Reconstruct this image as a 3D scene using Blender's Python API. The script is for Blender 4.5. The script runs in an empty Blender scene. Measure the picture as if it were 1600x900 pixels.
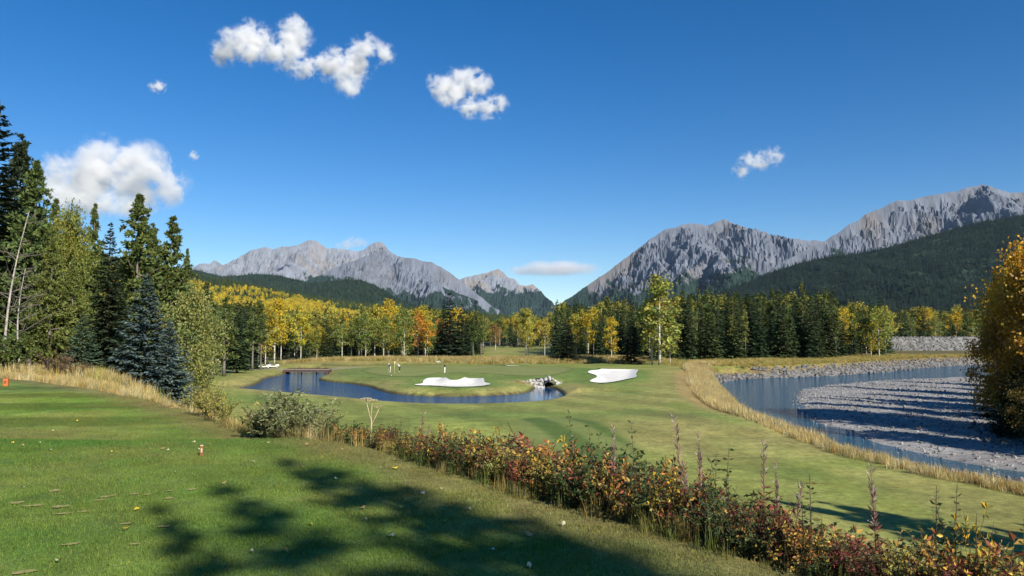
import bpy, bmesh, math, random
import numpy as np
from mathutils import Vector, Matrix
from mathutils.geometry import delaunay_2d_cdt

scene = bpy.context.scene
C = scene.collection
random.seed(7)
R = math.radians

# ------------------------------------------------------------------ camera
F_PX, PITCH = 1164.0, math.atan(74.0 / 1164.0)
CAM = np.array([0.0, 0.0, 7.0])
cam_data = bpy.data.cameras.new('camera')
cam = bpy.data.objects.new('camera', cam_data)
C.objects.link(cam)
cam.location = CAM
cam.rotation_euler = (R(90) + PITCH, 0, 0)
cam_data.sensor_width = 36.0
cam_data.lens = F_PX / 1600 * 36.0
cam_data.clip_start = 0.1
cam_data.clip_end = 80000
scene.camera = cam

# ------------------------------------------------------------------ world and sun
SUN_AZ = math.atan2(0.57, -0.82)          # sun behind the camera, to the right (clockwise from +Y)
SUN_EL = R(32)
world = bpy.data.worlds.new('World')
scene.world = world
world.use_nodes = True
wn, wl = world.node_tree.nodes, world.node_tree.links
wn.clear()
sky = wn.new('ShaderNodeTexSky')
sky.sky_type = 'NISHITA'
sky.sun_disc = False
sky.sun_elevation = SUN_EL
sky.sun_rotation = SUN_AZ
sky.altitude = 1400
sky.air_density = 1.0
sky.dust_density = 0.25
sky.ozone_density = 2.2
hs = wn.new('ShaderNodeHueSaturation')
hs.inputs['Saturation'].default_value = 1.42
hs.inputs['Hue'].default_value = 0.506
hs.inputs['Value'].default_value = 1.0
bg = wn.new('ShaderNodeBackground')
bg.inputs['Strength'].default_value = 0.078
wo = wn.new('ShaderNodeOutputWorld')
wl.new(sky.outputs[0], hs.inputs['Color'])
wl.new(hs.outputs[0], bg.inputs['Color'])
wl.new(bg.outputs[0], wo.inputs['Surface'])

sd_ = bpy.data.lights.new('sun', 'SUN')
sd_.energy = 5.0
sd_.angle = R(0.53)
sd_.color = (1.0, 0.93, 0.82)
sun = bpy.data.objects.new('sun', sd_)
C.objects.link(sun)
sun_dir = Vector((math.sin(SUN_AZ) * math.cos(SUN_EL), math.cos(SUN_AZ) * math.cos(SUN_EL), math.sin(SUN_EL)))
sun.rotation_euler = sun_dir.to_track_quat('Z', 'Y').to_euler()
sun.location = (30, -40, 60)

vs = scene.view_settings
vs.view_transform = 'Standard'
vs.look = 'None'
vs.exposure = 0.66
vs.gamma = 1.0
vs.use_curve_mapping = False
cy = scene.cycles
cy.max_bounces = 7
cy.diffuse_bounces = 2
cy.glossy_bounces = 2
cy.transmission_bounces = 3
cy.volume_bounces = 5
cy.transparent_max_bounces = 6
cy.use_denoising = True
try:
    cy.denoiser = 'OPENIMAGEDENOISE'
    cy.denoising_input_passes = 'RGB_ALBEDO_NORMAL'
    cy.denoising_prefilter = 'ACCURATE'
except Exception:
    pass
cy.sample_clamp_indirect = 4.0
cy.caustics_reflective = False
cy.caustics_refractive = False

# ------------------------------------------------------------------ small helpers
def tag(o, label=None, cat=None, group=None, kind=None):
    if label: o['label'] = label
    if cat: o['category'] = cat
    if group: o['group'] = group
    if kind: o['kind'] = kind
    return o

def mesh_np(name, V, Fs, smooth=False, attrs=None):
    """V (n,3); Fs an int array (m,k) or a list of such arrays."""
    if not isinstance(Fs, (list, tuple)): Fs = [Fs]
    Fs = [np.asarray(f, dtype=np.int32) for f in Fs if len(f)]
    me = bpy.data.meshes.new(name)
    V = np.ascontiguousarray(V, dtype=np.float32)
    me.vertices.add(len(V)); me.vertices.foreach_set('co', V.ravel())
    nl = sum(f.size for f in Fs); npoly = sum(len(f) for f in Fs)
    me.loops.add(nl); me.polygons.add(npoly)
    me.loops.foreach_set('vertex_index', np.concatenate([f.ravel() for f in Fs]).astype(np.int32))
    st, base = [], 0
    for f in Fs:
        k = f.shape[1]
        st.append(base + np.arange(len(f)) * k); base += f.size
    me.polygons.foreach_set('loop_start', np.concatenate(st).astype(np.int32))
    if smooth:
        me.polygons.foreach_set('use_smooth', np.ones(npoly, dtype=bool))
    else:
        me.polygons.foreach_set('use_smooth', np.zeros(npoly, dtype=bool))
    if attrs:
        for an, arr in attrs.items():
            arr = np.asarray(arr, dtype=np.float32)
            if arr.ndim == 1:
                a = me.attributes.new(an, 'FLOAT', 'POINT'); a.data.foreach_set('value', arr)
            else:
                if arr.shape[1] == 3: arr = np.hstack([arr, np.ones((len(arr), 1), np.float32)])
                a = me.attributes.new(an, 'FLOAT_COLOR', 'POINT'); a.data.foreach_set('color', np.ascontiguousarray(arr).ravel())
    me.update(calc_edges=True)
    me.validate()
    return me

def obj(name, me, mat=None, parent=None, loc=(0, 0, 0), rot=(0, 0, 0), scale=(1, 1, 1)):
    o = bpy.data.objects.new(name, me)
    C.objects.link(o)
    if mat is not None and me is not None:
        mats = mat if isinstance(mat, (list, tuple)) else [mat]
        if len(me.materials) == 0:
            for m in mats: me.materials.append(m)
    o.parent = parent
    o.location = loc; o.rotation_euler = rot; o.scale = scale
    return o

def empty(name, loc=(0, 0, 0), rz=0.0):
    o = bpy.data.objects.new(name, None)
    C.objects.link(o)
    o.empty_display_size = 0.2
    o.location = loc; o.rotation_euler = (0, 0, rz)
    return o

def merge(parts):
    """[(V, F(k) list)] -> V, list of F arrays"""
    Vs, Fq, off = [], {}, 0
    for V, F in parts:
        F = F if isinstance(F, (list, tuple)) else [F]
        for f in F:
            f = np.asarray(f)
            if len(f): Fq.setdefault(f.shape[1], []).append(f + off)
        Vs.append(V); off += len(V)
    return np.vstack(Vs), [np.vstack(v) for v in Fq.values()]

def box(cx, cy_, cz, sx, sy, sz):
    v = np.array([[x, y, z] for z in (-.5, .5) for y in (-.5, .5) for x in (-.5, .5)]) * [sx, sy, sz] + [cx, cy_, cz]
    f = np.array([[0, 2, 3, 1], [4, 5, 7, 6], [0, 1, 5, 4], [2, 6, 7, 3], [0, 4, 6, 2], [1, 3, 7, 5]])
    return v, f

def tube(P, rad, n=6, cap=True):
    P = np.asarray(P, float); rad = np.broadcast_to(np.asarray(rad, float), (len(P),))
    T = np.gradient(P, axis=0); T /= np.linalg.norm(T, axis=1, keepdims=True) + 1e-9
    ref = np.where(np.abs(T[:, 2:3]) > 0.9, [[1.0, 0, 0]], [[0, 0, 1.0]])
    A = np.cross(T, ref); A /= np.linalg.norm(A, axis=1, keepdims=True) + 1e-9
    B = np.cross(T, A)
    an = np.linspace(0, 2 * np.pi, n, endpoint=False)
    V = P[:, None] + rad[:, None, None] * (np.cos(an)[None, :, None] * A[:, None] + np.sin(an)[None, :, None] * B[:, None])
    V = V.reshape(-1, 3)
    F = []
    for i in range(len(P) - 1):
        for j in range(n):
            F.append([i * n + j, i * n + (j + 1) % n, (i + 1) * n + (j + 1) % n, (i + 1) * n + j])
    F = [np.array(F)]
    if cap:
        V = np.vstack([V, P[:1], P[-1:]]); a = len(V) - 2; b = a + 1; l = (len(P) - 1) * n
        F.append(np.array([[a, (j + 1) % n, j] for j in range(n)] + [[b, l + j, l + (j + 1) % n] for j in range(n)]))
    return V, F

# ------------------------------------------------------------------ noise
def _hash(ix, iy, seed):
    h = (ix.astype(np.int64) * 374761393 + iy.astype(np.int64) * 668265263 + seed * 1442695041) & 0xFFFFFFFF
    h = ((h ^ (h >> 13)) * 1274126177) & 0xFFFFFFFF
    h = ((h ^ (h >> 16)) * 2246822519) & 0xFFFFFFFF
    return (h ^ (h >> 15)) & 0xFFFFFFFF

def gnoise(x, y, seed=0):
    x = np.asarray(x, float); y = np.asarray(y, float)
    ix, iy = np.floor(x), np.floor(y)
    fx, fy = x - ix, y - iy
    ux, uy = fx ** 3 * (fx * (fx * 6 - 15) + 10), fy ** 3 * (fy * (fy * 6 - 15) + 10)
    def g(ox, oy):
        a = _hash(ix + ox, iy + oy, seed) * (2 * np.pi / 4294967296.0)
        return np.cos(a) * (fx - ox) + np.sin(a) * (fy - oy)
    a = g(0, 0) * (1 - ux) + g(1, 0) * ux
    b = g(0, 1) * (1 - ux) + g(1, 1) * ux
    return (a * (1 - uy) + b * uy) * 1.5

def fbm(x, y, seed=0, oct=4, gain=0.5):
    s, a, t = 0, 1.0, 0
    for k in range(oct):
        s = s + a * gnoise(x * 2 ** k, y * 2 ** k, seed + 17 * k); t += a; a *= gain
    return s / t

def ridged(x, y, seed=0, oct=4, gain=0.5):
    s, a, t = 0, 1.0, 0
    for k in range(oct):
        s = s + a * (1 - np.abs(gnoise(x * 2 ** k, y * 2 ** k, seed + 31 * k)) * 1.6); t += a; a *= gain
    return s / t

def sstep(a, b, x):
    t = np.clip((x - a) / (b - a), 0, 1)
    return t * t * (3 - 2 * t)

# ------------------------------------------------------------------ photo pixel -> place on the ground
def ray(px, py):
    rx, ry = (px - 800) / F_PX, (450 - py) / F_PX
    return np.array([rx, math.cos(PITCH) - ry * math.sin(PITCH), math.sin(PITCH) + ry * math.cos(PITCH)])

def G(px, py, z=0.0):
    d = ray(px, py); t = (z - CAM[2]) / d[2]
    return (CAM + d * t)[:2]

def at(px, py, depth):
    d = ray(px, py)
    return CAM + d * (depth / d[1])

def sdf(poly, x, y, closed=True):
    """signed distance, positive inside (closed) or unsigned (open)"""
    P = np.asarray(poly, float)
    Q = np.roll(P, -1, 0) if closed else P[1:]
    P0 = P if closed else P[:-1]
    best = np.full(x.shape, 1e18); ins = np.zeros(x.shape, bool)
    for (ax, ay), (bx, by) in zip(P0, Q):
        dx, dy = bx - ax, by - ay
        t = np.clip(((x - ax) * dx + (y - ay) * dy) / (dx * dx + dy * dy + 1e-12), 0, 1)
        best = np.minimum(best, (x - ax - t * dx) ** 2 + (y - ay - t * dy) ** 2)
        if closed:
            c = (ay > y) != (by > y)
            with np.errstate(divide='ignore', invalid='ignore'):
                xi = (bx - ax) * (y - ay) / (by - ay + 1e-18) + ax
            ins ^= c & (x < xi)
    d = np.sqrt(best)
    return np.where(ins, d, -d) if closed else d

def smooth_poly(P, it=2, closed=True):
    P = np.asarray(P, float)
    for _ in range(it):
        if closed:
            N = np.roll(P, -1, 0)
            P = np.stack([P * .75 + N * .25, P * .25 + N * .75], 1).reshape(-1, 2)
        else:
            N = P[1:]; O = P[:-1]
            M = np.stack([O * .75 + N * .25, O * .25 + N * .75], 1).reshape(-1, 2)
            P = np.vstack([P[:1], M, P[-1:]])
    return P

# ------------------------------------------------------------------ layout outlines (world metres)
Z_TEE, Z_POND, Z_RIVER = 5.4, -0.8, -2.5
TEE_PX = [(-420, 566), (-150, 574), (0, 581), (100, 592), (200, 607), (300, 632), (350, 645), (400, 662), (480, 682), (560, 698), (700, 738),
          (900, 796), (1100, 856), (1250, 902), (1450, 965), (1700, 1060)]
TEE_EDGE = np.array([G(x, y, Z_TEE) for x, y in TEE_PX])
TEE_EDGE = smooth_poly(TEE_EDGE, 2, False)
TEE_POLY = np.vstack([TEE_EDGE, [[6, -2], [14, -30], [-80, -40], [-90, 30]]])
POND = smooth_poly([G(x, y, Z_POND) for x, y in [
    (362, 607), (412, 612.5), (510, 620.6), (600, 630), (675, 634), (750, 634), (825, 631), (862, 627), (882, 620.6), (878, 613.5),
    (862, 605), (836, 605), (832, 612), (806, 616.5), (750, 619.5), (675, 620), (619, 617), (592, 611), (577, 604.5), (544, 599.5),
    (502, 596), (496, 591.5), (514, 586), (511, 580.5), (509, 576.5), (462, 576.5), (460, 581), (437, 587), (411, 592.5), (406, 599.5), (388, 604.5)]], 2)
RIVER = smooth_poly([tuple(G(x, y, Z_RIVER)) for x, y in [
    (1600, 752), (1525, 743), (1375, 720), (1281, 698), (1244, 688), (1195, 668), (1161, 649), (1127, 617), (1118, 600), (1140, 594), (1187, 591),
    (1262, 589), (1356, 584), (1450, 574), (1521, 570.6)]] + [(200, 262), (205, 240), (150, 200), (104, 150), (74, 110), (50, 78), (42, 66), (45, 56), (58, 46), (90, 36), (90, 20), (52, 36)], 2)
BAR = smooth_poly([tuple(G(x, y, Z_RIVER)) for x, y in [
    (1247, 613), (1277, 605), (1337, 598), (1450, 591), (1525, 588)]] + [(100, 140), (78, 110), (55, 78), (47, 66), (50, 56), (62, 46), (70, 42), (44, 47)] +
    [tuple(G(x, y, Z_RIVER)) for x, y in [(1600, 738), (1487, 722), (1394, 700), (1337, 682), (1285, 660), (1249, 633)]], 2)
GREEN = smooth_poly([G(x, y, 0.3) for x, y in [
    (562, 580), (580, 585.5), (620, 589.5), (660, 588.5), (690, 583.5), (730, 582), (775, 585), (820, 588), (860, 587.5), (888, 583), (903, 577),
    (885, 573.5), (780, 571), (690, 570.5), (600, 572.5), (566, 576)]], 2)
NEAR_SHORE = np.array([G(x, y, Z_POND) for x, y in [(340, 604), (362, 607), (412, 612.5), (510, 620.6), (600, 630), (675, 634), (750, 634), (825, 631), (862, 627), (882, 620.6), (905, 616)]])
def PX(poly, z): return np.array([G(x, y, z) for x, y in poly])
BUNKERS = [
    smooth_poly(PX([(645, 601), (662, 599.5), (660, 596.5), (672, 593), (690, 591.5), (694, 592.5), (700, 596), (712, 596.5), (722, 595.5), (732, 591.5), (742, 590.6),
        (752, 592), (757, 595.5), (756, 598), (768, 599.6), (762, 602), (735, 604), (705, 605), (680, 603), (655, 602.4)], 0.1), 2),
    smooth_poly(PX([(919, 581.5), (934, 581), (941, 580), (931, 578.5), (934, 577.2), (955, 577), (975, 576.8), (998, 577.5), (997, 581), (993, 583.5), (996, 587),
        (980, 591), (955, 595.5), (938, 597), (919, 594), (926, 590.5), (934, 588), (930, 585), (919, 583.5)], 0.2), 2),
    smooth_poly(PX([(768, 570), (786, 568.6), (791, 570.6), (808, 569.2), (832, 571.6), (812, 572.4), (792, 572.3), (785, 570.9)], 0.3), 2),
    smooth_poly(PX([(678, 566.1), (688, 565.7), (690, 566.2), (684, 566.5)], 0.3), 1),
]
FTEE = smooth_poly(PX([(790, 652), (880, 648), (945, 660), (1010, 690), (1020, 712), (930, 722), (850, 712), (800, 676)], 0.35), 2)
BANK_TOP = np.array([(44, 182), (38.5, 168), (33, 140), (25.5, 107), (21, 80), (18.8, 62), (18.9, 49), (20.0, 39.5), (21.6, 35), (22.6, 32), (26, 25), (36, 12)])

def H(x, y):
    x = np.asarray(x, float); y = np.asarray(y, float)
    sh = x.shape
    x = x.ravel(); y = y.ravel()
    r = np.hypot(x, y)
    near = sstep(900, 300, r)
    z = 0.25 * fbm(x / 35, y / 35, 3, 3) * near + 0.12 * fbm(x / 11, y / 11, 4, 2) * sstep(20, 60, r) * near
    # left wooded rise
    xb = -16 - 0.45 * (y - 40)
    hill = 6.2 * sstep(0, 26, xb - x) + 5 * sstep(20, 160, xb - x)
    hill = hill * sstep(500, 180, y)
    z = z + hill
    # fairway roll in front of the pond
    z = z + 0.5 * np.exp(-(((x - 8) / 16) ** 2 + ((y - 60) / 12) ** 2))
    # putting green plateau and bunkers
    g = sdf(GREEN, x, y)
    z = z * (1 - 0.85 * sstep(-8, 4, g)) + 0.32 * sstep(-7, 1, g)
    for i, b in enumerate(BUNKERS[:3]):
        d = sdf(b, x, y); cxy = b.mean(0)
        if i == 0:
            z = z + 0.45 * np.exp(-(((x - cxy[0]) / 8.5) ** 2 + ((y - cxy[1] - 4.5) / 4.0) ** 2))
        if i == 1:
            z = z + 0.5 * np.exp(-(((x - cxy[0] - 1) / 8) ** 2 + ((y - cxy[1] - 10) / 6.0) ** 2))
        z = z - 0.5 * sstep(-0.25, 1.6, d)
    # ditch behind the green
    yd = 186 + 10 * np.sin(x / 40)
    z = z - 0.7 * np.exp(-((y - yd) / 2.2) ** 2) * sstep(-45, -38, x) * sstep(42, 30, x)
    z = z + 0.9 * np.exp(-((y - yd - 12) / 7.0) ** 2) * sstep(-60, -40, x) * sstep(44, 30, x)
    # river valley
    s = sdf(RIVER, x, y)
    bankw = 8.0
    zr = np.where(s < 0, Z_RIVER + (z - Z_RIVER) * sstep(0, 1, np.clip(-s / bankw, 0, 1) * 0.96 + 0.04 * (s < 0)), Z_RIVER - 0.25 * np.clip(s, 0, 4))
    zr = np.where((s < 0) & (s > -bankw), np.minimum(zr, z), zr)
    z = np.where(s > -bankw, zr, z)
    sb = sdf(BAR, x, y) + 2.2 * fbm(x / 9, y / 9, 91, 4)
    bar = Z_RIVER + 0.10 * np.clip(sb, -6, 2.5) + 0.22 * fbm(x / 7, y / 7, 9, 4) * sstep(-1, 2, sb)
    z = np.where(s > -1.0, np.maximum(z, np.where(sb > -6, bar, -99)), z)
    # bank between the fairway edge and the water
    xbt = np.interp(y, BANK_TOP[::-1, 1], BANK_TOP[::-1, 0]); dbt = sdf(BANK_TOP, x, y, closed=False)
    mid = (s < 0) & (x > xbt) & (y > 14) & (y < 172) & (s > -30)
    dr = np.clip(-s, 0, None)
    z = np.where(mid, np.minimum(z, Z_RIVER + (0.1 - Z_RIVER) * (dr / (dr + dbt + .01)) ** 1.15), z)
    # pond
    p = sdf(POND, x, y)
    ysh = np.interp(x, NEAR_SHORE[:, 0], NEAR_SHORE[:, 1])
    lawn = Z_POND + .28 + .034 * np.clip(-p, 0, 40)
    z = np.where((y < ysh) & (p < 0) & (p > -34), np.minimum(z, lawn), z)
    zp = np.where(p > -3.5, Z_POND + np.where(p < 0, -p * 0.62 * 0 + 0.28 * np.clip(-p / 0.28, 0, 1) + np.clip(-p - 0.28, 0, 4) * 0.24, -np.clip(p, 0, 1.2) * 0.9), 99)
    z = np.where(p > -3.5, np.minimum(z, zp), z)
    # tee plateau
    t = sdf(TEE_POLY, x, y)
    tee = Z_TEE - 0.24 * sstep(10.2, 12.6, y + 0.15 * x + 0.4 * np.sin(x * .6)) * sstep(3, -1.0, x) + 0.05 * fbm(x / 4, y / 4, 11, 3)
    ta = x / np.maximum(y, 0.5)
    slope = 0.06 + 0.40 * sstep(-0.56, -0.40, ta)
    fall = tee - slope * np.clip(-t, 0, None) - 0.08 * sstep(0, 0.6, -t)
    z = np.where(t > 0, tee, np.maximum(z, fall - 12 * sstep(40, 60, -t)))
    return z.reshape(sh)

def h1(x, y): return float(H(np.array([x]), np.array([y]))[0])

def ground_at(px, py, start=2.0, end=900.0):
    """where the line of sight through a photo pixel meets the ground"""
    d = ray(px, py); d = d / d[1]
    ts = np.geomspace(start, end, 1500)
    P = CAM + d[None] * ts[:, None]
    below = P[:, 2] < H(P[:, 0], P[:, 1])
    if not below.any(): return P[-1]
    i = int(np.argmax(below))
    a, b = ts[max(i - 1, 0)], ts[i]
    tt = np.linspace(a, b, 40); P = CAM + d[None] * tt[:, None]
    below = P[:, 2] < H(P[:, 0], P[:, 1])
    j = int(np.argmax(below)) if below.any() else 39
    p = P[j].copy(); p[2] = h1(p[0], p[1])
    return p

# ------------------------------------------------------------------ materials
MAT = {}
def new_mat(name):
    m = bpy.data.materials.new(name); m.use_nodes = True
    nt = m.node_tree; nt.nodes.clear()
    MAT[name] = m
    return m, nt.nodes, nt.links

def N(nodes, t, **kw):
    n = nodes.new(t)
    for k, v in kw.items():
        if k in n.inputs: n.inputs[k].default_value = v
        else: setattr(n, k, v)
    return n

def simple(name, col, rough=0.7, spec=0.3, noise=None, bump=0.0, metal=0.0, amt=0.35):
    m, n, l = new_mat(name)
    b = N(n, 'ShaderNodeBsdfPrincipled', Roughness=rough, Metallic=metal)
    b.inputs['Specular IOR Level'].default_value = spec
    b.inputs['Base Color'].default_value = (*col, 1)
    o = n.new('ShaderNodeOutputMaterial')
    l.new(b.outputs[0], o.inputs[0])
    if noise:
        tc = n.new('ShaderNodeTexCoord')
        nz = N(n, 'ShaderNodeTexNoise', Scale=noise, Detail=4.0, Roughness=0.6)
        l.new(tc.outputs['Object'], nz.inputs['Vector'])
        mr = N(n, 'ShaderNodeMapRange'); mr.inputs['From Min'].default_value = .3; mr.inputs['From Max'].default_value = .7
        mr.inputs['To Min'].default_value = 1 - amt; mr.inputs['To Max'].default_value = 1 + amt
        l.new(nz.outputs[0], mr.inputs[0])
        mx = N(n, 'ShaderNodeMix', data_type='RGBA', blend_type='MULTIPLY')
        mx.inputs[0].default_value = 1; mx.inputs[6].default_value = (*col, 1)
        l.new(mr.outputs[0], mx.inputs[7]); l.new(mx.outputs[2], b.inputs['Base Color'])
        if bump:
            bp = N(n, 'ShaderNodeBump', Strength=bump); l.new(nz.outputs[0], bp.inputs['Height']); l.new(bp.outputs[0], b.inputs['Normal'])
    return m

def foliage_mat(name, trans=0.25, rough=0.55, spec=0.25):
    m, n, l = new_mat(name)
    at_ = N(n, 'ShaderNodeAttribute', attribute_name='tint')
    oi = n.new('ShaderNodeObjectInfo')
    mx = N(n, 'ShaderNodeMix', data_type='RGBA', blend_type='MULTIPLY'); mx.inputs[0].default_value = 1
    l.new(at_.outputs['Color'], mx.inputs[6]); l.new(oi.outputs['Color'], mx.inputs[7])
    b = N(n, 'ShaderNodeBsdfPrincipled', Roughness=rough); b.inputs['Specular IOR Level'].default_value = spec
    l.new(mx.outputs[2], b.inputs['Base Color'])
    t = n.new('ShaderNodeBsdfTranslucent'); l.new(mx.outputs[2], t.inputs['Color'])
    ms = n.new('ShaderNodeMixShader'); ms.inputs[0].default_value = trans
    l.new(b.outputs[0], ms.inputs[1]); l.new(t.outputs[0], ms.inputs[2])
    o = n.new('ShaderNodeOutputMaterial'); l.new(ms.outputs[0], o.inputs[0])
    return m

def ground_mat(name, attr='col', fine=(3.0, 40.0), amt=0.45, bump=0.35, bump_dist=0.02):
    """colour of the turf per place (attribute) broken up by noise at several sizes"""
    m, n, l = new_mat(name)
    a = N(n, 'ShaderNodeAttribute', attribute_name=attr)
    tc = n.new('ShaderNodeTexCoord')
    f = None
    nzs = []
    for sc, am in ((0.12, amt * .5), (0.9, amt * .6), (fine[0], amt * .7), (fine[1], amt)):
        nz = N(n, 'ShaderNodeTexNoise', Scale=sc, Detail=5.0, Roughness=0.65)
        l.new(tc.outputs['Object'], nz.inputs['Vector'])
        mr = N(n, 'ShaderNodeMapRange'); mr.clamp = False
        mr.inputs['From Min'].default_value = .3; mr.inputs['From Max'].default_value = .7
        mr.inputs['To Min'].default_value = 1 - am; mr.inputs['To Max'].default_value = 1 + am
        l.new(nz.outputs[0], mr.inputs[0]); nzs.append(nz)
        if f is None: f = mr
        else:
            mu = N(n, 'ShaderNodeMath', operation='MULTIPLY'); l.new(f.outputs[0], mu.inputs[0]); l.new(mr.outputs[0], mu.inputs[1]); f = mu
    mx = N(n, 'ShaderNodeMix', data_type='RGBA', blend_type='MULTIPLY'); mx.inputs[0].default_value = 1
    l.new(a.outputs['Color'], mx.inputs[6]); l.new(f.outputs[0], mx.inputs[7])
    # drier threads through the turf
    dz = N(n, 'ShaderNodeTexNoise', Scale=0.35, Detail=6.0, Roughness=0.7); l.new(tc.outputs['Object'], dz.inputs['Vector'])
    dr = N(n, 'ShaderNodeMapRange'); dr.inputs['From Min'].default_value = .52; dr.inputs['From Max'].default_value = .72; dr.inputs['To Max'].default_value = .5
    l.new(dz.outputs[0], dr.inputs[0])
    hx = N(n, 'ShaderNodeMix', data_type='RGBA', blend_type='MULTIPLY'); hx.inputs[7].default_value = (1.35, 1.08, 0.9, 1)
    l.new(dr.outputs[0], hx.inputs[0]); l.new(mx.outputs[2], hx.inputs[6])
    b = N(n, 'ShaderNodeBsdfPrincipled', Roughness=0.8); b.inputs['Specular IOR Level'].default_value = 0.15
    l.new(hx.outputs[2], b.inputs['Base Color'])
    bp = N(n, 'ShaderNodeBump', Strength=bump, Distance=bump_dist); l.new(nzs[3].outputs[0], bp.inputs['Height']); l.new(bp.outputs[0], b.inputs['Normal'])
    o = n.new('ShaderNodeOutputMaterial'); l.new(b.outputs[0], o.inputs[0])
    return m

def water_mat(name, col, rough, s1, s2, st, calm=None, dist=.22):
    m, n, l = new_mat(name)
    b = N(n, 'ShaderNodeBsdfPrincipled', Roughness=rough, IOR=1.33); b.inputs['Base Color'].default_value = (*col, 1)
    b.inputs['Specular IOR Level'].default_value = 0.5
    tc = n.new('ShaderNodeTexCoord')
    mp = N(n, 'ShaderNodeMapping'); mp.inputs['Scale'].default_value = (0.55, 1.0, 1.0); l.new(tc.outputs['Object'], mp.inputs['Vector'])
    n1 = N(n, 'ShaderNodeTexNoise', Scale=s1, Detail=3.0, Roughness=.6); l.new(mp.outputs[0], n1.inputs['Vector'])
    n2 = N(n, 'ShaderNodeTexNoise', Scale=s2, Detail=2.0); l.new(mp.outputs[0], n2.inputs['Vector'])
    ad = N(n, 'ShaderNodeMath', operation='ADD'); l.new(n1.outputs[0], ad.inputs[0]); l.new(n2.outputs[0], ad.inputs[1])
    bp = N(n, 'ShaderNodeBump', Strength=st, Distance=dist); l.new(ad.outputs[0], bp.inputs['Height']); l.new(bp.outputs[0], b.inputs['Normal'])
    if calm is not None:      # sheltered end of the water: ripples die out
        sx = n.new('ShaderNodeSeparateXYZ'); l.new(tc.outputs['Object'], sx.inputs[0])
        mr = N(n, 'ShaderNodeMapRange', interpolation_type='SMOOTHSTEP')
        mr.inputs['From Min'].default_value = calm[0]; mr.inputs['From Max'].default_value = calm[1]
        mr.inputs['To Min'].default_value = st; mr.inputs['To Max'].default_value = st * calm[2]
        l.new(sx.outputs['X'], mr.inputs[0]); l.new(mr.outputs[0], bp.inputs['Strength'])
    o = n.new('ShaderNodeOutputMaterial'); l.new(b.outputs[0], o.inputs[0])
    return m
CART_PATH = np.array([G(x, y, 0.1) for x, y in [(300, 583), (345, 579), (385, 577), (430, 575.2), (470, 574.5), (520, 574.2), (560, 573)]])
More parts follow.
